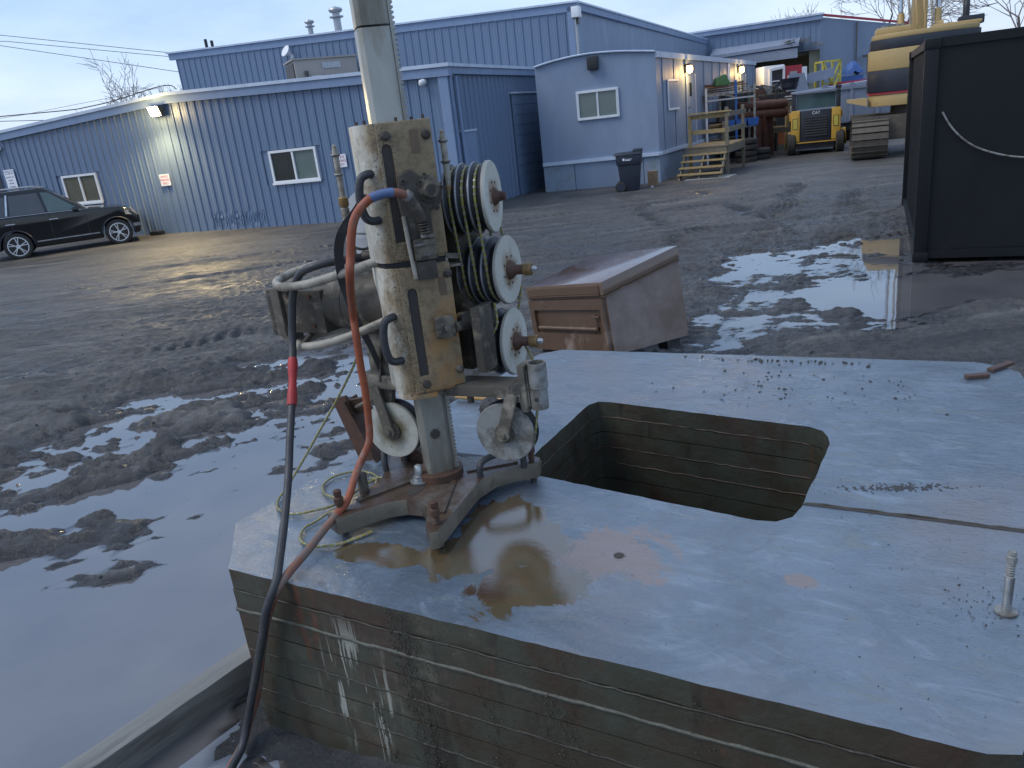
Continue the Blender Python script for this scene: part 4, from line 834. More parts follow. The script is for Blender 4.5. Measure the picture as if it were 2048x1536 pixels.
# ------------------------------------------------------------------ rack and stored material beside the trailer
rk = thing('storage_rack', 'tall steel storage rack with blue posts loaded with boards beside trailer', 'rack', (7.75,27.9,.02), -.12)
for (x,y,m,h) in ((0,0,'pale_trim',2.55),(1.62,0,'galv_mud',2.55),(0,.9,'galv_mud',2.5),(1.62,.9,'galv_mud',2.5),(1.0,0,'blue_bin',2.72),(.55,.5,'galv_mud',2.3)): MB().box(x-.035,x+.035,y-.035,y+.035,0,h).build('post', m, rk)
for z in (.62,1.15,2.28): MB().box(-.03,1.66,-.02,.93,z,z+.06).build('shelf', 'galv_mud', rk)
for y in (-.045,.9): MB().box(0,1.62,y,y+.03,2.12,2.17).build('brace', 'galv', rk)
def plank_pile(name, lab, loc, n, L, m, dx=.3, rz=0.0):
    t = thing(name, lab, 'boards', loc, rz)
    for k in range(n):
        x = random.uniform(-dx,dx); z = k*.035; a = random.uniform(-.2,.2); MB().bar((-L/2,x,z),(L/2,x+a,z+random.uniform(0,.05)),random.uniform(.07,.16),.03).build('board', random.choice(m), t)
plank_pile('board_pile', 'loose brown boards heaped on top shelf of the storage rack', (8.5,28.2,2.4), 9, 1.3, ['old_lumber','lumber','rust'], .25)
plank_pile('board_pile', 'mixed boards lying on middle shelf of the storage rack', (8.45,28.2,1.26), 6, 1.2, ['old_lumber','lumber','junk_dark'], .3)
plank_pile('board_pile', 'pale boards lying on bottom shelf of the storage rack', (8.45,28.2,.73), 5, 1.2, ['old_lumber','galv_mud'], .3)
g = MB().hexa([(-.25,-.2,0),(.3,-.2,0),(.3,.2,0),(-.25,.2,0)], [(-.2,-.16,.24),(.12,-.16,.36),(.12,.16,.36),(-.2,.16,.24)]).build('green_crate', 'green_box', None, bevel=.02, loc=(8.3,28.0,2.62)); tag(g, 'green plastic crate on top of the storage rack', 'crate')
p_ = MB().tube(catmull([(0,0,0),(0,.02,.35),(.02,.0,.75)],4), .03, 6).build('upright_pipe', 'white_vinyl', None, loc=(8.62,28.1,2.55)); tag(p_, 'short white upright pipe standing on top of the storage rack', 'pipe')
bb = thing('blue_bin', 'bright blue open plastic bins on rack behind the steps', 'bin', (8.9,27.85,1.22), -.1)
for k in range(3): taper(MB(), .16,.2,0,.19,.22,.25).build('tub', 'blue_bin', bb, loc=(k*.4-.4,0,0))
dbx = MB().box(-.35,.35,-.2,.2,0,.35).build('dark_case', 'junk_dark', None, bevel=.02, loc=(8.55,28.1,1.75)); dbx.location.z = 1.42; tag(dbx, 'dark case on middle shelf of storage rack', 'case')
# rusty pipes and beams on cribbing right of the rack
for i,(dx,dz,lab) in enumerate(((0,0,'front lower rusty brown pipe lying across wooden cribbing'),(.02,.3,'topmost rusty brown pipe lying across wooden cribbing'),(.33,.05,'rear rusty brown pipe lying across wooden cribbing'))):
    o = MB().lathe([(.10,0),(.15,0),(.15,2.1),(.10,2.1),(.10,0)], (0,0,0), (1,.35,-.03), 16).build('rusty_pipe', 'rust', None, loc=(9.0,28.5+dx,1.55+dz)); tag(o, lab, 'pipe')
for i,(x,h,lab) in enumerate(((9.75,1.5,'tall rust red steel beam end standing right of storage rack'),(10.15,1.35,'shorter rust red steel beam beside the taller one'))):
    b_ = MB(); b_.box(-.22,.22,-.02,.02,0,h); b_.box(-.24,-.21,-.2,.2,0,h); b_.box(.21,.24,-.2,.2,0,h); o = b_.build('steel_beam', 'rust', None, loc=(x,28.7+.3*i,.02), rot=(0,0,.3+.2*i)); tag(o, lab, 'beam')
cr_ = thing('wooden_cribbing', 'stacked lumber cribbing frame right of storage rack', 'cribbing', (10.1,29.6,.02), .2)
for x in (0,1.2):
    for y in (0,.9): MB().box(x,x+.12,y,y+.12,0,1.75).build('post', 'lumber' if y == 0 else 'old_lumber', cr_)
for z in (.75,1.65): 
    for y in (-.05,.93): MB().box(-.15,1.5,y,y+.05,z,z+.16).build('beam', 'old_lumber', cr_)
for y in (.2,.45,.7): MB().box(-.1,1.45,y,y+.14,1.0-.09,1.04-.09).build('board', 'lumber', cr_)
pp = MB().bar((0,0,0),(-.1,.1,.95),.06,.04).build('leaning_plank', 'white_vinyl', None, loc=(11.2,31.2,.03)); tag(pp, 'narrow pale plank leaning on cribbing near skid steer', 'plank')
st_ = thing('junk_pallets', 'heap of black frames on pallets behind the cribbing', 'pallets', (11.15,31.2,.02), .1)
for k in range(5): MB().box(-.7,.75,-.5,.5,1.7+k*.1,1.75+k*.1).build('pallet', 'junk_dark' if k % 2 else 'old_lumber', st_)
MB().box(-.65,.7,-.45,.45,0,.25).build('base_pallet', 'old_lumber', st_); 
for (x,z,m) in ((-.4,.25,'junk_dark'),(.3,.25,'orange_rack')): MB().box(x-.3,x+.3,-.4,.4,z,z+.5).build('stored_block', m, st_); MB().box(x-.3,x+.32,-.42,.38,z+.52,z+1.0).build('stored_block', 'junk_dark' if m == 'orange_rack' else 'galv_mud', st_); MB().box(x-.31,x+.3,-.4,.4,z+1.02,z+1.43).build('stored_block', 'orange_rack' if m == 'orange_rack' else 'old_lumber', st_)
hb = MB()
for k in range(30):
    a = random.uniform(0,3.1); x = random.uniform(-.65,.55); hb.bar((x,-.3,2.2+random.uniform(0,.2)),(x+.5*math.cos(a),.2,2.22+random.uniform(0,.3)),.05,.04)
setting(hb.build('tangled_bars', 'junk_dark', st_), 'stuff')
tb = MB().lathe([(.25,0),(.36,.4),(.37,.42),(.34,.42),(.3,.1)], n=18).build('dark_tub', 'dark_plastic', None, loc=(11.7,30.7,2.22)); tag(tb, 'dark round tub on top of the junk pallets', 'tub')

pr_ = thing('pallet_rack','dark steel pallet rack packed with black crates left of skid steer','rack',(9.7,30.6,.02),.05)
for x in (0,1.5):
    for yy in (0,.8): MB().box(x-.04,x+.04,yy-.04,yy+.04,0,2.3).build('post','junk_dark',pr_)
for z in (.5,1.15,1.85): MB().box(-.04,1.54,-.03,.83,z,z+.07).build('shelf','old_lumber',pr_)
for z in (.58,1.23,1.93):
    x = .03
    while x < 1.2:
        w_ = random.uniform(.22,.42); h_ = random.uniform(.2,.5); MB().box(x,x+w_,random.uniform(.0,.1),.7,z,z+h_).build('crate',random.choice(['junk_dark','exc_black','dark_plastic','rust','galv_mud']),pr_,bevel=.01); x += w_+.03
cv = thing('covered_pile','tall dark covered pile behind the storage rack','pile',(8.9,29.5,.02),.1)
for (x0,x1,z1,m) in ((0,.55,2.25,'junk_dark'),(.57,1.0,1.9,'exc_black'),(1.02,1.4,2.1,'rust')): MB().hexa([(x0,0,0),(x1,0,0),(x1,.7,0),(x0,.7,0)],[(x0+.05,.1,z1),(x1-.04,.06,z1-.1),(x1-.03,.6,z1),(x0+.06,.6,z1+.05)]).build('covered_stack',m,cv,bevel=.03)
for i,(x,yy,n_) in enumerate(((8.9,27.2,4),(9.55,27.75,2))):
    for k in range(n_):
        o = MB().lathe([(.2,0),(.32,.01),(.36,.05),(.36,.15),(.32,.19),(.2,.2)],n=20).build('old_tyre','tyre',None,loc=(x+random.uniform(-.03,.03),yy,.04+k*.2)); tag(o,('bottom','second','third','topmost')[k]+(' old tyre of the taller stack behind the steps' if i == 0 else ' old tyre of the short stack beside rust red beam').replace('topmost','top'),'tyre','old tyres stacked by the rack')
# ------------------------------------------------------------------ skid steer seen from behind
sk = thing('skid_steer', 'yellow and black skid steer loader seen from behind', 'loader', (11.38,27.45,.03), -.36)
bx = lambda nm, m, *a, **k: MB().box(*a).build(nm, m, k.pop('p', sk), **k)
bx('engine_door','exc_black',-.5,.48,-.12,.1,.45,1.46,bevel=.03)
for k in range(8): bx('louvre','junk_dark',-.38,.36,-.155,-.118,.62+k*.085,.665+k*.085)
text('emblem','CAT',.13,'sign_white',sk,(.0,-.125,1.37),(R(90),0,0))
for s in (-1,1):
    x0, x1 = (-.80,-.515) if s < 0 else (.495,.78)
    tw = bx('tail_column','cat_yellow',x0,x1,-.14,.35,.46,1.48,bevel=.03); bx('tail_lamp','lattice_yellow',x0+.07,x1-.08,-.152,-.138,.9,1.22,p=tw); bx('lamp_bezel','grime_metal',x0+.05,x1-.06,-.146,-.1,.88,1.24,p=tw)
    bx('fender','cat_yellow',(-.9 if s < 0 else .77),(-.79 if s < 0 else .95),-.1,.5,.42,.8,bevel=.02)
    bx('roll_post','exc_black',(-.78 if s < 0 else .65),(-.64 if s < 0 else .79),.35,.5,1.4,2.02,bevel=.02)
    bx('lift_arm','cat_yellow',(-.86 if s < 0 else .74),(-.74 if s < 0 else .86),.3,2.2,1.15,1.38,bevel=.02)
    for y in (.15,1.35):
        w2 = MB().lathe([(.2,0),(.36,.01),(.42,.05),(.42,.25),(.36,.29),(.2,.3)], ((-.93 if s < 0 else .63),y,.42), (1,0,0), 22).build('tyre', 'tyre', sk); MB().lathe([(.2,.05),(.1,.0)], ((-.93 if s < 0 else .93),y,.42), (s*1.0,0,0), 14).build('rim', 'cat_yellow', w2)
bx('chassis','black_metal',-.6,.6,-.05,2.0,.2,.46); bx('bumper','cat_yellow',-.8,.78,-.16,-.1,.405,.44); bx('cab_roof','grey_steel',-.78,.79,.3,1.6,2.02,2.1,bevel=.02)
bx('rear_window','car_glass_front',-.62,.63,.42,.44,1.5,1.98); bx('cab_body','exc_black',-.62,.62,.7,1.5,.5,1.45); bx('seat','junk_dark',-.25,.25,.75,.95,1.45,1.85,bevel=.04)
bx('window_sill','grey_steel',-.6,.6,.12,.4,1.45,1.5); bx('work_light','black_metal',.62,.8,.22,.32,2.1,2.18)

# ------------------------------------------------------------------ excavator behind the container
ex = thing('excavator', 'large yellow and black tracked excavator behind the black container', 'excavator', (10.55,22.9,0), math.atan2(-.405,.914))
XB = 1.02
sh = MB(); sh.box(0,XB-.06,-.082,.082,-.02,.02); sh.box(0,XB-.06,-.080,-.056,.018,.055); shoe = sh.mesh('track_shoe','track_steel')
def track(x0):
    pts = []; r = .5; Lt = 3.6; n = 58; per = 2*Lt + 2*math.pi*r
    for i in range(n):
        s = i*per/n
        if s < Lt: pts.append((.62+s, 1.14, 0))
        elif s < Lt+math.pi*r: a = (s-Lt)/r; pts.append((.62+Lt+r*math.sin(a), .64+r*math.cos(a), -a))
        elif s < 2*Lt+math.pi*r: pts.append((.62+Lt-(s-Lt-math.pi*r), .14, math.pi))
        else: a = (s-2*Lt-math.pi*r)/r; pts.append((.62-r*math.sin(a), .64-r*math.cos(a), math.pi-a))
    for (y,z,a) in pts: obj('track_shoe', shoe, ex, (x0,y,z), (a,0,0))
    fr_ = MB().box(x0+.25,x0+XB-.35,.4,4.4,.3,.95).build('track_frame','track_steel',ex)
    for y in (.62,4.2): MB().lathe([(.4,0),(.44,.05),(.44,.35),(.4,.4)],(x0+.28,y,.64),(1,0,0),18).build('sprocket','track_steel',fr_)
    for k in range(5): MB().cyl((x0+.2,1.1+k*.65,.3),(x0+.75,1.1+k*.65,.3),.15).build('roller','track_steel',fr_)
track(0.0); track(2.55)
MB().box(.9,2.7,1.4,3.6,.5,1.2).build('car_body','track_steel',ex); MB().cyl((1.85,2.5,1.15),(1.85,2.5,1.45),.75,n=24).build('slew_ring','track_steel',ex)
def cw(inset=0.0):   # counterweight plan: rounded rear
    P = [(.42+inset,3.2)]; 
    for a in np.linspace(0,1,9): P.append((.42+inset+(a**.5 if a else 0)*0+.0+ (2.95-2*inset)*a, 1.95 - .62*math.sin(math.pi*a)**.55 + inset))
    P.append((3.37-inset,3.2)); return P
for (z0,z1,m,i,nm) in ((1.46,1.80,'exc_yellow',.06,'counterweight_base'),(1.802,1.86,'red_panel',.03,'counterweight_stripe'),(1.862,2.47,'exc_black',.0,'counterweight_band'),(2.472,3.03,'exc_yellow',.012,'counterweight_band'),(3.032,3.32,'exc_black',.05,'counterweight_band'),(3.322,3.46,'exc_yellow',.09,'hood_edge')):
    MB().prism(cw(i),z0,z1).build(nm,m,ex,bevel=.03 if z1-z0 > .1 else 0)
MB().cyl((1.55,1.34,2.25),(1.55,1.28,2.25),.085,n=18).build('lifting_eye','junk_dark',ex); MB().cyl((1.55,1.40,1.62),(1.55,1.33,1.62),.08,n=18).build('tow_hole','brass_mud',ex)
MB().hexa([(-.15,2.0,1.66),(.42,1.85,1.5),(.42,2.7,1.5),(-.15,2.5,1.66)],[(-.15,2.0,1.74),(.42,1.85,1.74),(.42,2.7,1.74),(-.15,2.5,1.74)]).build('side_step','exc_yellow',ex)
MB().box(1.0,3.3,3.21,5.6,1.46,3.3).build('engine_house','exc_yellow',ex,bevel=.05); MB().box(.6,1.55,2.2,3.4,3.462,3.66).build('hood','exc_yellow',ex,bevel=.05); MB().box(.75,1.4,2.4,3.2,3.662,3.72).build('hood_vent','galv_mud',ex)
MB().box(2.1,3.35,2.2,3.6,3.462,3.56).build('hood','exc_yellow',ex,bevel=.03); MB().box(2.3,3.3,5.62,7.2,1.5,3.5).build('cab','exc_yellow',ex,bevel=.06); MB().box(2.28,2.299,5.8,7.0,2.3,3.3).build('cab_window','car_glass',ex)
bm_ = MB(); bm_.hexa([(1.70,3.9,2.6),(2.12,3.9,2.6),(2.12,5.2,2.6),(1.70,5.2,2.6)],[(1.74,4.5,7.2),(2.08,4.5,7.2),(2.08,5.3,7.2),(1.74,5.3,7.2)]); boom = bm_.build('boom','exc_yellow',ex,bevel=.04)
for x in (1.58,1.78,2.0,2.2): MB().tube(catmull([(x,3.85,3.3),(x+.03,3.8,3.8),(x-.03,3.85,4.4),(x,4.2,5.2),(x,4.4,7.1)],5),.035,6).build('hydraulic_line','exc_yellow' if 1.7 < x < 2.1 else 'tube_grey',boom)
for x in (1.38,2.42):
    c_ = MB().cyl((x,4.0,2.9),(x,4.4,4.1),.10).build('boom_cylinder','exc_yellow',ex); MB().cyl((x,4.42,4.15),(x,4.9,7.2),.055).build('piston_rod','chrome',c_); MB().cyl((x-.12,3.95,3.62),(x+.12,3.95,3.62),.13).build('pin_boss','exc_yellow',c_)
MB().tube(catmull([(3.05,3.2,3.3),(3.05,3.2,3.75),(3.05,3.25,4.05),(3.07,3.4,4.18)],6),.09,12).build('exhaust_stack','black_metal',ex); MB().box(2.85,3.5,2.9,3.4,3.47,3.72).build('muffler_cover','exc_black',ex,bevel=.04)

# ------------------------------------------------------------------ grey tipper body, stored cabin, lattice, tarp
db = thing('tipper_body', 'big grey steel tipper body standing behind skid steer', 'tipper', (12.25,31.9,0), -.12)
MB().prism([(0,1.0),(.3,.72),(4.2,.8),(4.2,2.3),(.4,2.12),(0,2.0)],0,2.2,'y').build('body','grey_steel',db,bevel=.03); MB().box(-.02,4.22,-.06,-.002,2.0,2.1).build('rim_rail','grey_steel',db)
MB().hexa([(-.1,.3,2.12),(.75,.3,2.12),(.75,.45,2.12),(-.1,.45,2.12)],[(-.05,.3,2.78),(.55,.3,2.8),(.55,.45,2.8),(-.05,.45,2.78)]).build('gusset_plate','grey_steel',db)
for x in (1.2,2.2,3.2): MB().box(x,x+.12,-.05,-.002,.82,1.98).build('stiffener','grey_steel',db); MB().lathe([(.12,0),(.12,.04)],(x+.06,-.0,2.13),(0,-1,0),12).build('lug','grey_steel',db)
for x in (.8,3.0):
    wt = MB().lathe([(.25,0),(.47,.02),(.5,.06),(.5,.26),(.47,.3),(.25,.3)],(x,.1,.5),(0,1,0),20).build('tyre','tyre',db)
MB().box(.4,4.0,.3,1.9,.45,.74).build('chassis','black_metal',db); MB().box(3.3,3.9,-.1,.0,.0,.95).build('mud_flap','dark_plastic',db); MB().box(3.4,3.6,-.112,-.102,.55,.62).build('reflector','sign_white',db)
kb = thing('white_window_cabin', 'white cabin with framed window and red end panel stored above tipper', 'cabin', (11.55,33.0,0), .02)
MB().box(.0,.86,.05,1.0,2.25,3.22).build('cabin_shell','white_vinyl',kb,bevel=.04); MB().prism([(.2,2.35),(.84,2.33),(.84,3.16),(.2,3.1)],-.03,.048,'y',holes=[[(.3,2.45),(.76,2.43),(.76,3.06),(.3,3.02)]]).build('window_frame','white_vinyl',kb)
MB().box(.29,.77,.03,.046,2.43,3.06).build('pane','car_glass',kb); MB().box(.29,.77,-.02,.028,2.6,2.64).build('glazing_bar','white_vinyl',kb); MB().box(.87,1.55,.02,.9,2.2,3.14).build('end_panel','red_panel',kb); MB().box(1.552,1.75,.0,.9,2.4,3.05).build('end_cap','white_vinyl',kb)
MB().box(1.05,1.35,.004,.018,2.72,2.92).build('emblem_patch','galv',kb); MB().box(-.1,1.7,.0,.95,.0,2.19).build('stand','junk_dark',kb)
gb = MB().hexa([(0,0,0),(1.15,0,.14),(1.15,.25,.14),(0,.25,0)],[(0,0,.36),(1.15,0,.5),(1.15,.25,.5),(0,.25,.36)]).build('grey_beam','grey_steel',None,loc=(13.3,33.1,2.38)); tag(gb,'grey steel box beam lying right of red cabin panel','beam')
lt = thing('yellow_lattice_frame','yellow steel lattice frame with diagonal braces above tipper','lattice frame',(14.1,33.4,2.0),.1)
for p, q in (((0,0,0),(0,0,1.15)),((.75,0,0),(.75,0,1.15)),((0,0,1.15),(.75,0,1.15)),((0,0,.3),(.75,0,.3)),((0,0,1.15),(.38,0,.3)),((.75,0,1.15),(.38,0,.3)),((.2,-.3,-.25),(.55,-.25,.65)),((0,.6,.0),(0,.6,1.15)),((.75,.6,0),(.75,.6,1.15)),((0,0,1.15),(0,.6,1.15)),((.75,0,1.15),(.75,.6,1.15))): MB().bar(p,q,.07,.07).build('strut','lattice_yellow',lt)
tp_ = MB(); g_ = 12
vt = [(15.2+.75*i/g_-.0, 33.6+.7*j/g_, 2.42 + .62*max(0,math.sin(math.pi*(i+.3)/(g_+.6)))**.5*max(0,math.sin(math.pi*(j+.3)/(g_+.6)))**.4 + random.uniform(-.05,.05)) for j in range(g_+1) for i in range(g_+1)]
tp_.add(vt,[(j*(g_+1)+i,j*(g_+1)+i+1,(j+1)*(g_+1)+i+1,(j+1)*(g_+1)+i) for j in range(g_) for i in range(g_)]); tp_.box(15.25,15.9,33.65,34.25,2.1,2.5)
tag(tp_.build('tarp_bundle','tarp_blue'),'crumpled blue tarp bundle on load behind tipper','tarp')
fb = thing('flatbed_load','dark flatbed deck with red rail carrying the blue tarp','flatbed',(14.4,33.5,0),-.12); MB().box(0,3.2,0,1.6,1.95,2.12).build('deck','junk_dark',fb); MB().box(.0,3.2,-.06,-.002,2.2,2.3).build('rail','red_panel',fb); MB().box(.1,3.0,.2,1.4,.0,1.94).build('underframe','junk_dark',fb)

# ------------------------------------------------------------------ black shipping container
ct = thing('shipping_container','black steel shipping container standing in puddle at right','container',(5.208,9.51,.0),math.atan2(-.44,.898))
CW, CL, CH = 2.44, 5.2, 2.62
sh_a = math.atan2(.384,.923)
zz = lambda y: CH
for (x,y) in ((0,0),(CW-.15,0),(0,CL-.15),(CW-.15,CL-.15)): MB().box(x,x+.15,y,y+.15,.05,CH).build('corner_post','container',ct,bevel=.012)
for (x,y) in ((0,0),(CW-.16,0),(0,CL-.16),(CW-.16,CL-.16)):
    for z in (.02,CH-.12): MB().box(x-.006,x+.166,y-.006,y+.166,z,z+.125).build('corner_casting','container',ct,bevel=.012)
MB().box(.151,CW-.151,.03,.10,.06,.17).build('bottom_rail','container',ct); MB().box(.151,CW-.151,.02,.10,CH-.1,CH).build('top_rail','container',ct); MB().box(.02,.10,.151,CL-.151,.06,.17).build('bottom_rail','container',ct); MB().box(.02,.10,.151,CL-.151,CH-.1,CH).build('top_rail','container',ct)
MB().box(.152,CW-.152,.05,.085,.172,CH-.102).build('end_panel','container',ct)
pr = []; y = .155
while y < CL-.3: pr += [(.06,y),(.06,y+.07),(.095,y+.105),(.095,y+.175)]; y += .21
pr2 = [(x_+.004,y_) for x_,y_ in pr]; b = MB(); m_ = len(pr)
b.add([(x_,y_,.171) for x_,y_ in pr]+[(x_,y_,CH-.101) for x_,y_ in pr],[(i,i+1,m_+i+1,m_+i) for i in range(m_-1)]); b.build('side_panel','container',ct,flat=True)
MB().box(.1,CW-.02,.1,CL-.02,CH-.03,CH-.012).build('roof','container',ct); MB().box(CW-.08,CW-.03,.151,CL-.151,.1,CH-.1).build('side_panel','container',ct); MB().box(.15,CW-.15,CL-.08,CL-.04,.1,CH-.1).build('end_panel','container',ct); MB().box(.1,CW-.1,.11,CL-.1,.08,.16).build('floor','old_lumber',ct)
# loose cable hanging over the end panel
cbp = catmull([(.22,.012,1.80),(.34,.0,1.60),(.52,-.004,1.42),(.75,-.004,1.30),(1.05,-.004,1.22),(1.5,-.004,1.19),(1.9,.0,1.25)],6)
c_ = MB().tube(cbp,.011,6).build('hanging_cable','galv_mud',None); c_.location = ct.location; c_.rotation_euler = ct.rotation_euler; tag(c_,'thin grey cable sagging across end of the black container','cable')

# ------------------------------------------------------------------ job box (tilted, one end sunk)
jb = thing('job_box','brown steel job box chest tilted beside the green steel block','tool chest',(.314,7.449,.0)); jb.rotation_euler = (0,-.163,-1.122)
JW,JD,JF,JB = 1.366,.807,.694,.86
MB().prism([(0,.06),(JD,.06),(JD,JB-.12),(0,JF-.12)],.0,JW-.004,'x').build('body','job_brown',jb,bevel=.006)
MB().prism([(.01,.06),(JD-.004,.06),(JD-.004,JB-.125),(.01,JF-.125)],JW-.003,JW+.004,'x').build('end_panel','job_worn',jb)
MB().prism([(-.02,JF-.116),(JD+.005,JB-.116),(JD+.005,JB),(-.02,JF)],-.012,JW+.014,'x').build('lid','job_lid',jb,bevel=.008)
MB().prism([(-.016,JF-.13),(JD+.002,JB-.13),(JD+.002,JB-.118),(-.016,JF-.118)],-.01,JW+.02,'x').build('lid_lip','job_brown',jb)
ld = MB().box(.04,JW-.04,-.028,-.021,JF-.095,JF-.03).build('lid_channel','job_brown',jb); MB().box(.04,JW-.04,-.036,-.029,JF-.112,JF-.098).build('rib','job_brown',ld)
fp = MB().prism([(.015,.07),(JW-.015,.07),(JW-.015,JF-.14),(.015,JF-.14)],-.03,-.002,'y',holes=[[(.1,.24),(JW-.07,.24),(JW-.07,.46),(.1,.46)]]).build('front_panel','job_brown',jb)
MB().cyl((.15,-.018,.285),(JW-.16,-.018,.285),.021).build('bar_handle','job_brown',fp); MB().cyl((JW-.16,-.022,.27),(JW-.16,-.022,.42),.008).build('latch_rod','job_brown',fp); MB().cyl((JW-.215,-.024,.395),(JW-.10,-.024,.395),.008).build('latch_cross','job_brown',fp)
for x in (.06,JW-.2):
    for y in (.05,JD-.2): MB().box(x,x+.14,y,y+.14,-.03,.059).build('skid_foot','black_metal',jb)

# ------------------------------------------------------------------ trees and overhead lines
def bare_tree(name, lab, loc, h, spread, seed, leaves=0, levels=5):
    random.seed(seed); t = thing(name, lab, 'tree', loc); tr, cw_ = MB(), MB(); lv = MB()
    def grow(p, d, L, r, k):
        q = p; 
        for s in range(3):
            d2 = (d + Vector((random.uniform(-.15,.15),random.uniform(-.15,.15),random.uniform(-.05,.12)))).normalized(); q2 = q + d2*L/3
            r = max(r,.013); (tr if k < 2 else cw_).tube([q,q2], r, 5 if k < 2 else 3, rf=lambda a,r=r: r*(1-.25*a)); q = q2; d = d2; r *= .82
            if k < levels and s > 0:
                for _ in range(2 if k < 3 else random.choice((1,2))):
                    a = random.uniform(0,6.28); ax = (d.orthogonal().normalized()*math.cos(a) + d.cross(d.orthogonal()).normalized()*math.sin(a)); grow(q, (d + ax*random.uniform(.5,1.0)*spread).normalized(), L*random.uniform(.6,.82), r*.68, k+1)
        if leaves and k >= levels-1 and random.random() < leaves:
            a = Vector((random.uniform(-.1,.1),random.uniform(-.1,.1),random.uniform(-.12,0))); lv.add([q, q+a, q+a+Vector((.06,.04,.05))], [(0,1,2)])
    grow(Vector((0,0,0)), Vector((0,0,1)), h*.36, h*.022, 0)
    tr.build('trunk','bark',t); cw_.build('crown','twig',t)
    if lv.v: lv.build('leaf_cluster','leaf_dry',t)
    random.seed(11); return t
bare_tree('bare_tree','bare spreading tree behind the low blue building, left of tall building',(-19.2,48,0),7.9,1.0,3)
bare_tree('bare_tree','small bare tree with a few orange leaves left of spreading tree',(-23.1,48,0),6.3,.6,5,leaves=.3,levels=4)
bare_tree('bare_tree','wide bare tree behind the rear blue building',(26.5,55,0),10.8,.95,9,leaves=.35)
bare_tree('bare_tree','smaller bare tree beside wide tree behind rear blue building',(22.5,60,0),8.6,.9,21)
bare_tree('bare_tree','bare tree whose branches cross sky above the black container',(17.5,25.5,0),7.6,1.1,14)
for i,(pts,r,lab) in enumerate((
  ([(-45,38,10.2),(-20.7,38,8.3),(-12.4,38.5,6.6)],.018,'topmost thin overhead line running to tall building roof'),
  ([(-45,38.4,10.0),(-20.8,38.4,8.1),(-12.9,38.6,6.55)],.018,'second overhead line running to tall building roof'),
  ([(-45,38,10.0),(-20.9,38,7.9),(-13.0,37.6,5.9)],.018,'third, steepest overhead line meeting left wall of tall building'),
  ([(-45,38,5.6),(-21.8,38,5.0),(-17.5,38,5.0),(-14.1,37.5,5.45),(-13.2,36.8,5.2)],.032,'thick black service cable sagging low behind the gable'),
  ([(-45,38,5.2),(-21.9,38,4.8),(-17.8,38,4.45)],.022,'lowest black cable vanishing behind left roof slope'),
  ([(-45,40,4.4),(-21.8,40,5.1),(-15.0,40,5.6)],.012,'faint cable rising toward the spreading tree'))):
    tag(MB().tube(pts if len(pts) == 3 else catmull(pts,6),r*.7,5).build('overhead_cable','cable_black'),lab,'cable','overhead lines at left')
# ------------------------------------------------------------------ steel block
OX, OY, OA = -.335, 3.03, R(-30)
blk = thing('steel_block','huge block of welded green steel plates with rectangular well, under wire saw','steel block',(OX,OY,0),OA)
OUT = [(-.492,-.792),(-.76,-.509),(-.49,1.93),(-.37,2.04),(2.02,2.13),(2.15,2.08),(2.225,1.98),(2.24,1.86),(2.07,-.68),(2.05,-.76),(1.98,-.785)]
HOLE = [(.20,.28),(.25,.262),(1.28,.13),(1.35,.14),(1.40,.19),(1.42,.28),(1.448,.88),(1.43,.96),(1.40,1.02),(1.34,1.055),(.30,1.172),(.24,1.165),(.207,1.11)]
def ragged(P, step, amp, grow=0.0):
    o = []; n = len(P)
    for i in range(n):
        a, c = Vector(P[i]), Vector(P[(i+1) % n]); d = c-a; L = d.length; k = max(1, int(L/step)); nn = Vector((d.y,-d.x))/L
        for j in range(k): o.append(tuple(a + d*j/k + nn*(grow + random.uniform(-amp,amp)*(0 if j == 0 else 1))))
    return o
ZS = [.015,.115,.21,.305,.40,.495,.585,.672,.762]
for k in range(len(ZS)-1):
    topk = k == len(ZS)-2; g = random.uniform(-.0015,.0012) if not topk else .003
    sl = MB().prism(ragged(OUT, .05 if topk else .16, .003 if topk else .0012, g), ZS[k]+.003, ZS[k+1]-(0 if topk else .003), 'z', holes=[ragged(HOLE, .05 if topk else .12, .003 if topk else .0015, 0)])
    o = sl.build('steel_plate' if not topk else 'top_plate', 'plate_side', blk)
    if topk:
        o.data.materials.append(M['slurry_top']); o.data.materials.append(M['cut_edge'])
        for p in o.data.polygons:
            if p.normal.z > .9: p.material_index = 1
            elif abs(p.normal.z) < .5: p.material_index = 0
def bead(P, z, r, off=.004, closed=False, m='weld', step=.035):
    o = []; n = len(P)
    for i in range(n-1):
        a, c = Vector(P[i]), Vector(P[i+1]); d = c-a; L = d.length; nn = Vector((d.y,-d.x))/L; k = int(L/step)
        for j in range(k): q = a + d*j/k + nn*off; o.append((q.x+random.uniform(-.002,.002), q.y, z+random.uniform(-.003,.003)))
    o.append((P[-1][0],P[-1][1],z))
    MB().tube(o, r, 6, rf=lambda t: r*(.75+.5*random.random())).build('weld_bead', m, blk)
FRONT = [(-.735,-.53),(-.492,-.792),(1.98,-.785)]; FR = [(-.492,-.792),(1.98,-.785)]
for i, z in enumerate(ZS[1:-1]):
    if i in (1, 3, 5, 6): bead(FRONT if i % 2 else FR, z, .007 if i == 5 else .0038, .0, m='weld_pale' if i == 5 else 'weld')
IN = [(1.36,1.052),(.30,1.172),(.24,1.165),(.207,1.11),(.20,.32)]
for z in (ZS[2], ZS[4], ZS[5], ZS[7]): bead(IN, z, .004, .002, m='cut_edge')
# seam from the well to the right edge, gap with weld and dirt
MB().box(1.42,2.135,.294,.308,.7625,.7645).build('seam_strip','slot_dark',blk); bead([(1.43,.312),(2.13,.314)],.763,.004,0)
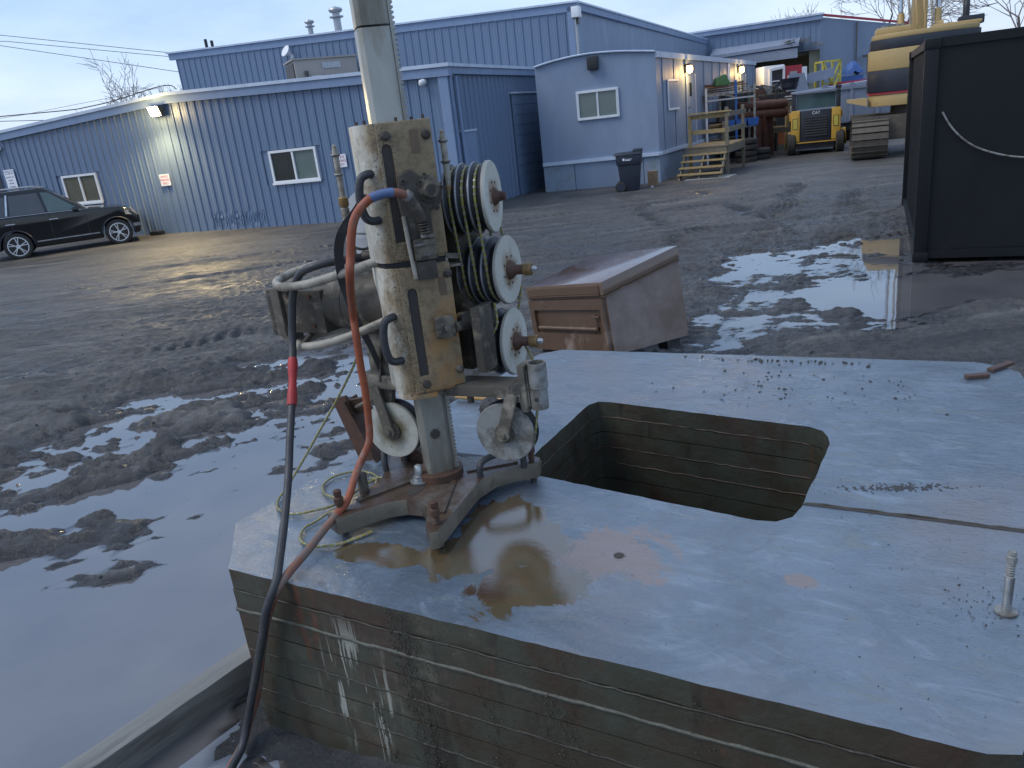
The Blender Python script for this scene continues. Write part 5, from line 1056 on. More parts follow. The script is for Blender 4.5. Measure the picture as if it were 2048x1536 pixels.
# shallow patch plates, drilled hole
MB().lathe([(.019,0),(.019,.0012)],(.885,-.25,.7622),(0,0,1),16).build('drilled_hole','slot_dark',blk)
# mud dribbled down the front face and rim crumbs
mb_ = MB()
for (x0,w_,z0,z1,n) in ((.30,.07,.76,.05,1700),(.60,.05,.55,.05,260),(.86,.08,.60,.02,600),(1.3,.05,.7,.3,120),(.12,.016,.4,.05,120)):
    for _ in range(n):
        t = random.random(); x = x0 + t*.06 + random.gauss(0,w_*.5); rock(mb_, x, -.794, z0+(z1-z0)*t, random.choice((.001,.0013,.0016,.002,.003)), 1.8)
setting(mb_.build('mud_dribbles','slurry_crumb',blk,flat=True),'stuff')
cr2 = MB()
def inwell(x,y): return .15 < x < 1.5 and .08 < y < 1.22
for _ in range(200):
    x, y = random.gauss(1.25,.32), random.gauss(1.55,.2)
    if not inwell(x,y) and -.3 < x < 2.1 and y < 2.02: rock(cr2, x, y, .764, random.choice((.002,.002,.003,.003,.004,.005,.009)))
for _ in range(60): x = random.gauss(1.05,.25); rock(cr2, x, 1.99+random.uniform(-.03,.03), .766, random.uniform(.003,.012))
for _ in range(110):
    x, y = random.uniform(.9,2.0), random.uniform(-.7,.6)
    if not inwell(x,y): rock(cr2, x, y, .763, random.choice((.0015,.002,.003)))
for _ in range(220): x = random.gauss(1.74,.09); rock(cr2, x, .52+(x-1.72)*.35+random.gauss(0,.016), .763, random.uniform(.003,.008), .35)
for _ in range(90): a = random.uniform(0,6.3); r2_ = random.uniform(.02,.13); rock(cr2, 2.03+r2_*math.cos(a)*1.2, -.18+r2_*math.sin(a), .764, random.uniform(.0015,.004))
setting(cr2.build('mud_crumbs','clod',None,flat=True,loc=(OX,OY,0),rot=(0,0,OA)),'stuff')

def loc(x, y, z=0): c, s = math.cos(OA), math.sin(OA); return (OX + x*c - y*s, OY + x*s + y*c, z)
sd_ = thing('anchor_stud','upright zinc threaded anchor stud on right of block top','stud',loc(2.046,-.195,.764),OA)
MB().lathe([(.030,0),(.030,.006)],n=16).build('washer','galv_mud',sd_); MB().lathe([(.013,.006),(.013,.10),(.0135,.102),(.0135,.12)],n=12).build('sleeve','zinc',sd_)
th = [(.012,.12)]
for k in range(9): th += [(.0095,.124+k*.008),(.012,.128+k*.008)]
MB().lathe(th+[(.009,.2)],n=12).build('threaded_shaft','galv_mud',sd_); MB().lathe([(.014,.165),(.014,.182)],n=6).build('nut','galv_mud',sd_)
for (x,y,L,a,lab) in ((2.14,2.04,.17,.95,'longer rusty flat bar lying at far corner of block top'),(2.03,1.87,.11,.45,'shorter rusty flat bar lying near far corner of block top')):
    o = MB().box(-L/2,L/2,-.018,.018,0,.018).build('flat_bar','bar_rust',None,bevel=.002,loc=loc(x,y,.764),rot=(0,0,OA+a)); tag(o,lab,'bar')
hm = thing('hammer','wooden handled hammer lying on block top behind the saw','hammer',loc(-.42,1.03,.782),OA)
MB().lathe([(.012,0),(.017,.1),(.013,.26),(.014,.34)],(-.17,0,0),(1,0,.02),10).build('handle','wood_handle',hm); MB().box(.16,.22,-.07,.06,-.03,.035).build('head','galv_mud',hm,bevel=.01); MB().box(.2,.28,.01,.06,-.02,.03).build('claw','galv_mud',hm,bevel=.008)
rg = MB()
for k in range(14): a = k*.45; rg.lathe([(.02,0),(.045,.02),(.035,.05)],(.03*math.cos(a)*k/9,.03*math.sin(a)*k/9,0),(math.cos(a*2),math.sin(a*2),.6),7)
o = rg.build('rag_bundle','junk_dark',None,loc=loc(-.3,.93,.775)); tag(o,'dark crumpled rag by the hammer head','rag')
# angle iron leaning behind the saw, flat rail behind the base
an = MB(); an.bar((-.655,.15,1.10),(-.555,.16,.775),.10,.012,up=(0,1,.3)); an.bar((-.61,.17,1.09),(-.50,.20,.775),.012,.09,up=(0,1,.3)); an.bar((-.60,.17,1.05),(-.50,.18,1.07),.08,.012,up=(0,1,.3))
tag(an.build('angle_iron','hub_rust',None,loc=(OX,OY,0),rot=(0,0,OA)),'rusty angle iron standing on block left of saw mast','steel angle')
o = MB().hexa([(-.64,.27,.765),(.24,.29,.765),(.24,.33,.765),(-.64,.32,.765)],[(-.64,.275,.795),(.24,.295,.795),(.24,.325,.795),(-.64,.315,.795)]).build('flat_rail','black_metal',None,bevel=.004,loc=(OX,OY,0),rot=(0,0,OA)); tag(o,'dark flat steel rail lying behind saw base','rail')
# timber on the ground at left
tm = MB(); n = 30; L = 2.3; V = []
for i in range(n+1):
    y = -L*i/n; wv = .058 + random.uniform(-.002,.002); zt_ = .075 + random.uniform(-.003,.003)
    V += [(-wv,y,-.09),(wv,y,-.09),(wv,y,zt_),(-wv,y,zt_-.004)]
F = [(0,1,2,3),tuple(4*n+k for k in (3,2,1,0))]
for i in range(n): F += [(4*i+k,4*i+(k+1)%4,4*i+4+(k+1)%4,4*i+4+k) for k in range(4)]
tm.add(V,F); o = tm.build('timber_beam','timber_wet',None,bevel=.006,loc=(-1.29,3.0,.055),rot=(0,0,math.atan2(-1.36,1.70)))
tag(o,'long wet squared timber lying in puddle left of block','timber')

# ------------------------------------------------------------------ wire saw
Z0 = .764
ws = thing('wire_saw','muddy wire saw machine on tall toothed mast bolted to block','wire saw',(OX,OY,Z0),OA)
def P_(name, m, f, parent=ws, bevel=0, **k):
    b = MB(-Z0); f(b); return b.build(name, m, parent, bevel=bevel, **k)
MX0, MY0 = .003, -.032
# base casting
BP = [(.262,-.445),(.232,-.26),(.205,-.06),(.225,.05),(.285,.13),(.362,.185),(.350,.235),(.262,.265),(.14,.20),(0,.16),(-.14,.17),(-.27,.215),(-.345,.19),(-.365,.10),(-.30,.0),(-.245,-.12),(-.235,-.24),(-.262,-.36),(-.262,-.46),(-.19,-.49),(-.135,-.40),(-.075,-.31),(-.01,-.268),(.055,-.262),(.11,-.30),(.15,-.36),(.19,-.425),(.235,-.468)]
base = P_('base_plate','base_steel',lambda b: b.prism(BP,.79,.862),bevel=.006)
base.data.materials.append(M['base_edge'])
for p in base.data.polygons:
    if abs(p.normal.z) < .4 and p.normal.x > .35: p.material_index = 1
P_('mast_collar','hub_rust',lambda b: b.lathe([(.10,.862),(.10,.895),(.085,.90)],(MX0,MY0,0),(0,0,1),28))
for (x,y) in ((.225,-.40),(-.215,-.43),(.325,.20),(-.31,.13)):
    lb = P_('levelling_bolt','grime_metal',lambda b: b.lathe([(.016,.766),(.016,.785),(.011,.787),(.011,.90)],(x,y,0),(0,0,1),10))
    P_('bolt_head','hub_rust',lambda b: (b.lathe([(.019,.90),(.019,.925),(.012,.93)],(x,y,0),(0,0,1),8), b.lathe([(.013,.93),(.016,.935),(.016,.955),(.01,.958)],(x,y,0),(0,0,1),8)),lb)
    def thr(b):
        pr = []
        for k in range(5): pr += [(.012,.866+k*.007),(.0145,.869+k*.007)]
        b.lathe(pr,(x,y,0),(0,0,1),10)
    P_('thread','hub_rust',thr,lb)
P_('locating_peg','grime_metal',lambda b: b.lathe([(.021,.862),(.021,.945),(.017,.95)],(-.228,-.262,0),(0,0,1),14))
az = P_('anchor_bolt','zinc',lambda b: (b.lathe([(.042,.866),(.042,.873)],(-.045,-.115,0),(0,0,1),18), b.lathe([(.026,.874),(.026,.893)],(-.045,-.115,0),(0,0,1),6), b.lathe([(.016,.893),(.016,.935),(.012,.94)],(-.045,-.115,0),(0,0,1),12)))
P_('anchor_slot','slot_dark',lambda b: b.prism([(-.02+.028*math.cos(a), -.185+.05*math.sin(a)) for a in np.linspace(0,6.28,14,endpoint=False)],.8625,.8635),az)
P_('grab_handle','rubber_handle',lambda b: b.tube(catmull([(.185,.0,.855),(.185,.0,.90),(.20,.03,.93),(.27,.10,.945),(.31,.13,.935),(.318,.14,.90),(.318,.14,.855)],5),.014,10))
P_('grab_handle','rubber_handle',lambda b: b.tube(catmull([(-.265,-.06,.855),(-.27,-.055,.90),(-.28,-.03,.945),(-.25,.0,.985),(-.235,.03,.96),(-.235,.05,.90),(-.235,.05,.855)],5),.014,10))
lg = P_('lug','hub_rust',lambda b: b.hexa([(-.28,.06,.855),(-.10,.06,.855),(-.10,.10,.855),(-.28,.10,.855)],[(-.24,.06,.93),(-.17,.06,.915),(-.17,.10,.915),(-.24,.10,.93)]),bevel=.006)
# raised cast ribs and pads on the casting
P_('cast_rib','base_steel',lambda b: (b.bar((-.05,-.05,.862),(-.20,-.34,.864),.03,.016), b.bar((.09,-.06,.862),(.20,-.33,.864),.025,.014), b.bar((.10,.03,.862),(.27,.17,.864),.03,.014)))
# everything that rides on the mast is turned 45 degrees on the casting
MX, MY, MA = .003, -.032, R(45)
def m2l(x, y, z): c, s = math.cos(MA), math.sin(MA); return (MX + x*c - y*s, MY + x*s + y*c, z)
def PM(name, m, f, parent=ws, bevel=0, **k):
    b = MB(-Z0); f(b); o = b.build(name, m, parent, bevel=bevel, **k)
    if parent is ws: o.location = (MX, MY, 0); o.rotation_euler = (0, 0, MA)
    return o
# mast: chamfered aluminium profile with rack
def mast_poly(r=.059, c=.016): return [(-r+c,-r),(r-c,-r),(r,-r+c),(r,r-c),(r-c,r),(-r+c,r),(-r,r-c),(-r,-r+c)]
PM('mast_section','mast_alu',lambda b: b.prism(mast_poly(),.895,2.612),bevel=.003); PM('mast_section','mast_alu',lambda b: b.prism(mast_poly(),2.618,4.2),bevel=.003)
rack = PM('rack_strip','mast_alu',lambda b: b.box(.0592,.067,-.045,-.005,.90,4.2))
def teeth(b):
    z = .9
    while z < 4.2: b.prism([(.067,z),(.078,z+.004),(.078,z+.009),(.067,z+.0145)],-.045,-.005,'y'); z += .0165
setting(PM('rack_teeth','mast_alu',teeth,rack),'stuff')
PM('mast_bolt','grime_metal',lambda b: (b.lathe([(.021,0),(.021,.006),(.012,.006),(.012,.003)],(-.005,-.059,1.075),(0,-1,0),16),))
# carriage housings
def house(z0, z1, slot, bolts, labx, labz):
    prof = [(.130,.11),(.138,-.112),(.12,-.118),(-.05,-.118),(-.085,-.108),(-.112,-.082),(-.126,-.045),(-.130,.11)]
    h = PM('housing','housing',lambda b: b.prism(prof,z0,z1),bevel=.004)
    PM('face_plate','housing',lambda b: b.prism([(-.062,z0+.006),(.137,z0+.014),(.137,z1-.003),(-.062,z1-.003)],-.128,-.1185,'y',holes=[slot]),h,bevel=.0025)
    xs_ = [p[0] for p in slot]; zs_ = [p[1] for p in slot]
    PM('slot','slot_dark',lambda b: b.box(min(xs_)-.004,max(xs_)+.004,-.121,-.1186,min(zs_)-.004,max(zs_)+.004),h)  # dark plate behind the opening, stands in for the shade in the slot
    for (x,z) in bolts: PM('face_bolt','grime_metal',lambda b: (b.lathe([(.018,0),(.017,.005),(.012,.008)],(x,-.1285,z),(0,-1,0),16), b.lathe([(.010,.008),(.010,.015)],(x,-.1285,z),(0,-1,0),6)),h)
    PM('data_plate','label_brown',lambda b: b.box(labx[0],labx[1],-.1305,-.1283,labz[0],labz[1]),h)
    return h
def slot_poly(x0, x1, z0, z1):
    r = (x1-x0)/2; c = (x0+x1)/2
    return [(c+r*math.cos(a), z1-r+r*math.sin(a)) for a in np.linspace(0,math.pi,7)] + [(c-r,z0),(c+r,z0)]
hu = house(1.800,2.295,slot_poly(-.050,-.014,1.873,2.222),[(-.030,2.250),(.115,2.240)],(.056,.086),(2.18,2.262))
hl = house(1.276,1.778,slot_poly(-.038,-.002,1.350,1.698),[(.124,1.735),(.122,1.352),(-.018,1.315)],(.086,.112),(1.655,1.725))
PM('gap_band','sheave_black',lambda b: b.prism([(.125,.10),(.128,-.106),(-.05,-.108),(-.10,-.078),(-.115,-.03),(-.118,.10)],1.7785,1.7995))
PM('apron','housing',lambda b: b.prism([(-.126,-.045),(-.112,-.084),(-.085,-.11),(-.05,-.127),(.02,-.127),(.02,-.119),(-.05,-.119),(-.08,-.104),(-.106,-.078),(-.12,-.04)],1.256,1.2758))
for x,y in ((-.11,.0),(-.09,-.08),(.12,-.09),(.11,.09),(.02,-.1)): PM('top_screw','grime_metal',lambda b: b.cyl((x,y,2.295),(x,y,2.309),.006,n=8))
# feed gearbox on the front
fg = [(-.011,2.111),(.03,2.131),(.063,2.106),(.107,2.104),(.139,2.062),(.137,2.008),(.106,1.984),(.086,1.978),(.087,1.888),(.083,1.812),(-.002,1.806),(-.012,1.902),(-.024,2.03)]
gearbox = PM('feed_gearbox','grime_metal',lambda b: b.prism(fg,-.168,-.1295,'y'),bevel=.006)
PM('gear_boss','grime_metal',lambda b: b.lathe([(.046,0),(.044,.006),(.030,.008),(.030,.030),(.024,.036)],(.094,-.168,2.049),(0,-1,0),20),gearbox); PM('drive_socket','slot_dark',lambda b: b.lathe([(.015,0),(.015,.002)],(.094,-.2042,2.049),(0,-1,0),6),gearbox)
for (x,z) in ((.078,2.105),(.108,1.984),(.133,2.055),(.05,2.0),(.0,2.09),(.06,2.08)): PM('cap_screw','grime_metal',lambda b: b.lathe([(.010,0),(.010,.012),(.0055,.012),(.0055,.006)],(x,-.168,z),(0,-1,0),12),gearbox)
PM('hose_elbow','grime_metal',lambda b: b.tube(catmull([(.008,-.206,2.038),(.020,-.206,2.014),(.034,-.203,1.985),(.045,-.197,1.952)],4),.0195,12),gearbox)
for k in range(5): PM('sleeve_ring','grime_metal',lambda b: b.lathe([(.016,0),(.0205,.004),(.016,.008)],(.046+.001*k,-.196,1.950-.010*k),(.06,0,-1),14),gearbox)
PM('hose_clamp','galv_mud',lambda b: (b.lathe([(.020,0),(.020,.012)],(.052,-.195,1.900),(0,0,-1),12), b.box(.056,.078,-.220,-.203,1.888,1.900)),gearbox)
mb2 = PM('feed_motor','grime_metal',lambda b: b.box(.002,.086,-.203,-.1685,1.806,1.884),bevel=.007); PM('motor_foot','grime_metal',lambda b: b.box(.004,.078,-.190,-.1305,1.733,1.803),mb2,bevel=.006); PM('data_plate','galv_mud',lambda b: b.box(.028,.070,-.2055,-.2032,1.822,1.842),mb2,bevel=.001)
PM('motor_ridge','galv_mud',lambda b: b.box(.004,.082,-.210,-.2035,1.862,1.869),mb2); PM('side_rail','tube_grey',lambda b: b.tube([(-.016,-.172,1.97),(-.012,-.178,1.86),(-.006,-.186,1.742)],.008,8),gearbox)
# clamp block on the lower housing
cb_ = PM('clamp_block','grime_metal',lambda b: b.box(.044,.120,-.165,-.1295,1.492,1.578),bevel=.008); PM('bolt','galv_mud',lambda b: b.lathe([(.013,0),(.013,.009)],(.090,-.1655,1.533),(0,-1,0),6),cb_); PM('knuckle','grime_metal',lambda b: (b.cyl((.12,-.145,1.525),(.21,-.10,1.52),.020), b.cyl((.185,-.13,1.545),(.185,-.02,1.525),.030)),cb_)
# handles on the left flank
for z0, z1 in ((2.126,1.962),(1.595,1.422)):
    zm = (z0+z1)/2; PM('side_handle','rubber_handle',lambda b: b.tube(catmull([(-.092,-.092,z0),(-.118,-.108,z0),(-.142,-.112,z0-.018),(-.153,-.112,zm),(-.145,-.112,z1+.02),(-.12,-.108,z1),(-.092,-.095,z1)],5),.0155,10))
# sheave stacks
def sheave(c, ax, ngr, r=.137, gw=.05, disc='disc_white', hub=.12, stub=.16, flip=False):
    ax = Vector(ax).normalized(); c = Vector(c)          # c: centre of the outer face
    s = obj('sheave', None, ws); s.location = (0,0,0)
    t0 = -.018; P_('face_disc',disc,lambda b: b.lathe([(.03,0),(r*.97,-.001),(r,-.006),(r,-.016),(.03,-.018)],c,ax,44),s)
    for k in range(ngr):
        t = -.018 - k*gw
        P_('groove_wheel','sheave_black',lambda b: b.lathe([(r-.004,t),(r-.006,t-.008),(r-.02,t-gw*.42),(r-.02,t-gw*.55),(r-.006,t-gw*.86),(r-.006,t-gw+.007)],c,ax,44),s)
        P_('flange','rim_grey',lambda b: b.lathe([(r-.001,t-gw+.0068),(r,t-gw+.004),(r-.001,t-gw)],c,ax,44),s)
    P_('hub','hub_rust',lambda b: b.lathe([(.040,0),(.036,.012),(.027,.02),(.02,.03),(.02,.06)] if stub else [(.036,0),(.030,.010),(.022,.016),(.018,.03)],c,ax,22),s)
    nb = 8
    u = ax.orthogonal().normalized(); v = ax.cross(u)
    for k in range(nb): a = 2*math.pi*k/nb+.3; q = c+(u*math.cos(a)+v*math.sin(a))*.058; P_('rivet','hub_rust',lambda b: b.lathe([(.006,0),(.004,.0025)],q,ax,8),s)
    if stub:
        P_('axle_nut','brass_mud',lambda b: b.lathe([(.024,.062),(.026,.066),(.026,.092),(.022,.096)],c,ax,18),s); P_('axle_end','zinc',lambda b: b.lathe([(.014,.096),(.014,.108),(.006,.118)],c,ax,6),s)
    return s
def axd(deg): return (math.cos(R(deg)), math.sin(R(deg)), 0)
S1, S2, S3 = (.30,.18,1.985), (.302,.235,1.688), (.302,.222,1.392)
s1 = sheave(S1, axd(15), 3, stub=0); s2 = sheave(S2, axd(6), 3, gw=.052); s3 = sheave(S3, axd(7), 1, r=.139, gw=.052)
P_('axle_tip','hub_rust',lambda b: b.lathe([(.016,.03),(.017,.034),(.017,.045),(.010,.046)],S1,axd(15),14),s1)
# arms that carry the stacks, dark gear case on the right flank
P_('sheave_carrier','grime_metal',lambda b: (b.box(.10,.16,.10,.26,1.30,2.06), b.cyl((.06,.20,1.66),(.14,.235,1.66),.06,n=18), b.cyl((.05,.2,1.985),(.14,.14,1.985),.05,n=18)),bevel=.008)
P_('swivel_arm','grime_metal',lambda b: (b.cyl((.12,.20,1.392),(.262,.215,1.392),.045,n=18), b.box(.17,.235,.12,.2,1.42,1.56), b.cyl((.24,.12,1.30),(.24,.12,1.56),.03,n=14), b.box(.262,.30,-.04,.06,1.34,1.60)),bevel=.006)
PM('stay_bracket','frame_grey',lambda b: (b.bar((.128,-.115,1.80),(.185,-.08,1.785),.004,.02), b.box(.125,.20,-.07,-.02,1.745,1.755)))
PM('rear_case','grime_metal',lambda b: b.box(-.115,.12,.111,.20,1.30,2.05),bevel=.012)
# guide rods behind
for (x,y,zb,zt,nm) in ((-.29,.0,1.75,2.235,'guide_rod'),(.185,.05,1.95,2.245,'guide_rod')):
    gr_ = P_(nm,'tube_grey',lambda b: b.lathe([(.017,zb),(.017,zt-.24),(.012,zt-.235),(.012,zt-.02),(.009,zt-.012),(.009,zt),(.003,zt+.006)],(x,y,0),(0,0,1),12))
    for dz in (.03,.105): P_('rod_collar','galv_mud',lambda b: b.lathe([(.018,zt-dz),(.02,zt-dz-.004),(.012,zt-dz-.012)],(x,y,0),(0,0,1),12),gr_)
    P_('rod_coupling','brass_mud',lambda b: b.lathe([(.016,zt-.235),(.02,zt-.23),(.02,zt-.20),(.014,zt-.195)],(x,y,0),(0,0,1),10),gr_)
bd = P_('drive_pulley','pulley_pale',lambda b: b.lathe([(.03,0),(.138,-.002),(.14,-.006),(.14,-.03),(.03,-.032)],(-.265,.07,1.912),(-.25,-1,.05),44)); P_('pulley_slot','slot_dark',lambda b: b.tube([(-.262+.09*math.cos(a),.034,1.912+.09*math.sin(a)) for a in np.linspace(-2.3,-.8,9)],.006,6),bd)
P_('pulley_seam','rim_grey',lambda b: b.bar((-.395,.062,1.888),(-.14,.028,1.88),.004,.008),bd)
# hydraulic motor on the left
mo = P_('motor','grime_metal',lambda b: b.lathe([(.09,-.10),(.132,-.12),(.136,-.28),(.122,-.32),(.106,-.36),(.106,-.44)],(0,.03,1.60),(1,0,.0),30)); 
P_('motor_flange','grime_metal',lambda b: b.lathe([(.135,-.10),(.135,-.145)],(0,.03,1.60),(1,0,0),30),mo); P_('motor_ring','grime_metal',lambda b: b.lathe([(.118,-.335),(.118,-.36)],(0,.03,1.60),(1,0,0),30),mo)
mbx = P_('motor_end_block','grime_metal',lambda b: b.box(-.66,-.44,-.075,.12,1.485,1.675),bevel=.012); P_('end_plate','frame_grey',lambda b: b.box(-.712,-.662,-.09,.135,1.47,1.685),mbx,bevel=.006); P_('end_cap','grime_metal',lambda b: b.box(-.742,-.714,-.085,.13,1.475,1.68),mbx,bevel=.006)
P_('foot_lug','frame_grey',lambda b: b.box(-.76,-.70,-.02,.05,1.43,1.473),mbx)
for k in range(6): a = k*math.pi/3+.2; P_('flange_bolt','hub_rust',lambda b: b.lathe([(.010,-.43),(.010,-.448)],(0,.03+.085*math.cos(a),1.60+.085*math.sin(a)),(1,0,0),8),mo)
for (x,z) in ((-.62,1.65),(-.5,1.65),(-.62,1.52),(-.5,1.52)): P_('block_bolt','hub_rust',lambda b: b.lathe([(.010,0),(.010,.008)],(x,-.076,z),(0,-1,0),8),mbx)
P_('guard_tube','tube_grey',lambda b: b.tube(catmull([(-.08,-.10,1.80),(-.217,-.15,1.765),(-.411,-.155,1.722),(-.58,-.13,1.702),(-.69,-.06,1.70),(-.735,.02,1.706),(-.70,.10,1.725),(-.557,.13,1.75),(-.40,.13,1.765),(-.1,.12,1.79)],6),.0185,12))
P_('guard_tube','tube_grey',lambda b: b.tube(catmull([(-.08,-.10,1.565),(-.251,-.15,1.506),(-.421,-.15,1.462),(-.56,-.12,1.442),(-.65,-.02,1.43),(-.6,.10,1.44),(-.4,.13,1.47),(-.1,.12,1.52)],6),.0175,12))
P_('guard_post','grime_metal',lambda b: (b.cyl((-.62,-.07,1.67),(-.62,-.1,1.70),.012), b.cyl((-.55,-.05,1.48),(-.55,-.12,1.445),.012)))
P_('motor_bracket','frame_grey',lambda b: (b.box(-.28,-.16,-.03,.02,1.30,1.50), b.bar((-.24,-.02,1.28),(-.20,.0,1.5),.10,.012)),bevel=.004)
# cross bar and lower guide wheels
P_('cross_bar','frame_grey',lambda b: (b.box(-.325,.10,-.055,.055,1.245,1.305), b.hexa([(.10,-.05,1.235),(.40,-.05,1.245),(.40,.07,1.245),(.10,.07,1.235)],[(.10,-.05,1.285),(.40,-.05,1.295),(.40,.07,1.295),(.10,.07,1.285)]), b.hexa([(.40,-.05,1.245),(.47,.01,1.262),(.47,.07,1.262),(.40,.07,1.245)],[(.40,-.05,1.295),(.47,.01,1.312),(.47,.07,1.312),(.40,.07,1.295)])),bevel=.006)
P_('gusset','frame_grey',lambda b: (b.prism([(-.32,1.244),(-.18,1.244),(-.2,1.16),(-.33,1.15)],-.03,.0,'y'), b.bar((-.40,.01,1.14),(-.26,.0,1.20),.012,.09,up=(0,1,0))),bevel=.004)
for (c,dm,m,arm) in (((-.205,-.045,1.052),.128,'disc_white_front',((-.255,-.055,1.25),(-.205,-.065,1.055))),((.345,-.03,1.088),.124,'disc_mud',((.405,-.045,1.262),(.35,-.05,1.09)))):
    g = obj('guide_wheel', None, ws); ax = Vector((.12,-1,0)).normalized()
    P_('face_disc',m,lambda b: b.lathe([(.02,0),(dm*.97,-.001),(dm,-.006),(dm,-.012),(.02,-.013)],c,ax,44),g); P_('groove_wheel','sheave_black',lambda b: b.lathe([(dm,-.014),(dm-.022,-.03),(dm-.022,-.036),(dm,-.052),(dm,-.058)],c,ax,44),g); P_('rear_disc','rim_grey',lambda b: b.lathe([(dm,-.059),(dm*.98,-.066)],c,ax,44),g)
    P_('bearing_ring','grime_metal',lambda b: b.lathe([(.042,0),(.040,.01),(.03,.014)],c,ax,22),g)
    P_('arm','frame_grey',lambda b: (b.bar(arm[0],arm[1],.014,.048,up=(1,0,0)) if False else b.bar(arm[0],arm[1],.05,.014,up=(0,1,0)), b.lathe([(.03,0),(.03,.016)],Vector(arm[1])+Vector((0,.007,0)),(0,-1,0),18), b.lathe([(.016,.016),(.016,.026)],Vector(arm[1])+Vector((0,.007,0)),(0,-1,0),6)),g,bevel=.003)
pc = P_('pipe_collar','galv_mud',lambda b: b.prism([(.492+.037*math.cos(a),.02+.037*math.sin(a)) for a in np.linspace(0,2*math.pi,28,endpoint=False)],1.275,1.375,'z',holes=[[(.492+.030*math.cos(a),.02+.030*math.sin(a)) for a in np.linspace(0,2*math.pi,28,endpoint=False)]]))
P_('lower_sleeve','galv_mud',lambda b: b.prism([(.49+.035*math.cos(a),.02+.035*math.sin(a)) for a in np.linspace(0,2*math.pi,28,endpoint=False)],1.19,1.272,'z',holes=[[(.49+.029*math.cos(a),.02+.029*math.sin(a)) for a in np.linspace(0,2*math.pi,28,endpoint=False)]]),pc)
P_('set_screw','slot_dark',lambda b: b.lathe([(.009,0),(.009,.003)],(.4955,-.0153,1.235),(.15,-1,0),10),pc); P_('collar_bracket','frame_grey',lambda b: (b.box(.425,.455,-.02,.06,1.18,1.37), b.box(.456,.462,-.01,.05,1.2,1.35)),pc,bevel=.003)
P_('under_bolt','grime_metal',lambda b: (b.cyl((.20,-.02,1.205),(.20,-.02,1.236),.014,n=10), b.cyl((.415,-.03,1.225),(.415,-.03,1.245),.012,n=10)))

# ------------------------------------------------------------------ diamond wire
dw = thing('diamond_wire','yellow beaded diamond wire wound on sheaves and coiled on block','wire',(OX,OY,Z0),OA)
paths = []
for k in range(3):
    a1 = Vector(axd(15)); a2 = Vector(axd(6)); t = -.018-.05*k-.025; t2 = -.018-.052*k-.026
    c1 = Vector(S1)+a1*t; c2 = Vector(S2)+a2*t2; r = .121; b1 = Vector((-a1.y,a1.x,0)); b2 = Vector((-a2.y,a2.x,0)); loop = []
    for a in np.linspace(0,math.pi,15): loop.append(c1 + b1*-math.cos(a)*r*1.0 + Vector((0,0,math.sin(a)*r)))
    for a in np.linspace(0,math.pi,15): loop.append(c2 + b2*math.cos(a)*r + Vector((0,0,-math.sin(a)*r)))
    paths.append((loop,True))
c3 = Vector(S3)+Vector(axd(7))*-.044; b3 = Vector((-axd(7)[1],axd(7)[0],0))
paths.append(([Vector((.285,.35,1.60)), c3+b3*.121+Vector((0,0,.02)), Vector((.44,.13,1.304)), Vector((.462,.06,1.2)), Vector((.455,.03,1.1)), Vector((.44,.02,1.02))],False))
paths.append((catmull([(.28,.12,1.58),(.285,.115,1.5),(.27,.1,1.46)],4),False))
zc = .773
coil = [(-.36,.02,1.42),(-.384,.0,1.338),(-.47,-.05,1.19),(-.569,-.1,1.043),(-.66,-.16,.90),(-.72,-.22,.80),(-.70,-.31,zc),(-.63,-.37,zc),(-.53,-.378,zc),(-.47,-.33,zc),(-.422,-.278,zc),(-.40,-.19,zc),(-.398,-.101,zc+.004),(-.38,-.02,zc+.008),(-.32,.08,zc+.006)]
coil2 = [(-.30,.06,zc+.012),(-.36,.0,zc+.012),(-.45,.05,zc),(-.55,.04,zc),(-.61,-.03,zc),(-.60,-.12,zc),(-.528,-.188,zc),(-.44,-.2,zc),(-.37,-.16,zc),(-.34,-.09,zc),(-.37,-.015,zc+.01),(-.42,.0,zc)]
coil3 = [(-.33,-.10,zc+.014),(-.36,-.2,zc+.012),(-.375,-.332,zc+.01),(-.392,-.40,zc),(-.40,-.468,zc),(-.354,-.538,zc),(-.29,-.565,zc),(-.231,-.558,zc),(-.17,-.52,zc),(-.137,-.47,zc),(-.1,-.40,zc)]
coil4 = [(-.02,.2,zc+.01),(.08,.30,.80),(.2,.31,.80),(.30,.33,.79)]
for c in (coil,coil2,coil3,coil4): paths.append((catmull(c,7),False))
cw2, bw = MB(-Z0), MB(-Z0)
for pts, cl in paths:
    cw2.tube(pts,.0052,7,closed=cl); P = [Vector(p) for p in pts] + ([Vector(pts[0])] if cl else []); acc = 0.0
    for i in range(len(P)-1):
        L = (P[i+1]-P[i]).length; s = (.026 - acc) if acc else .0; d = (P[i+1]-P[i]).normalized() if L > 1e-6 else Vector((0,0,1)); s = .026-acc
        while s < L: bw.cyl(P[i]+d*(s-.004), P[i]+d*(s+.004), .0068, n=7); s += .026
        acc = (acc+L) % .026
cw2.build('cable','wire_yellow',dw); setting(bw.build('beads','bead',dw),'stuff')

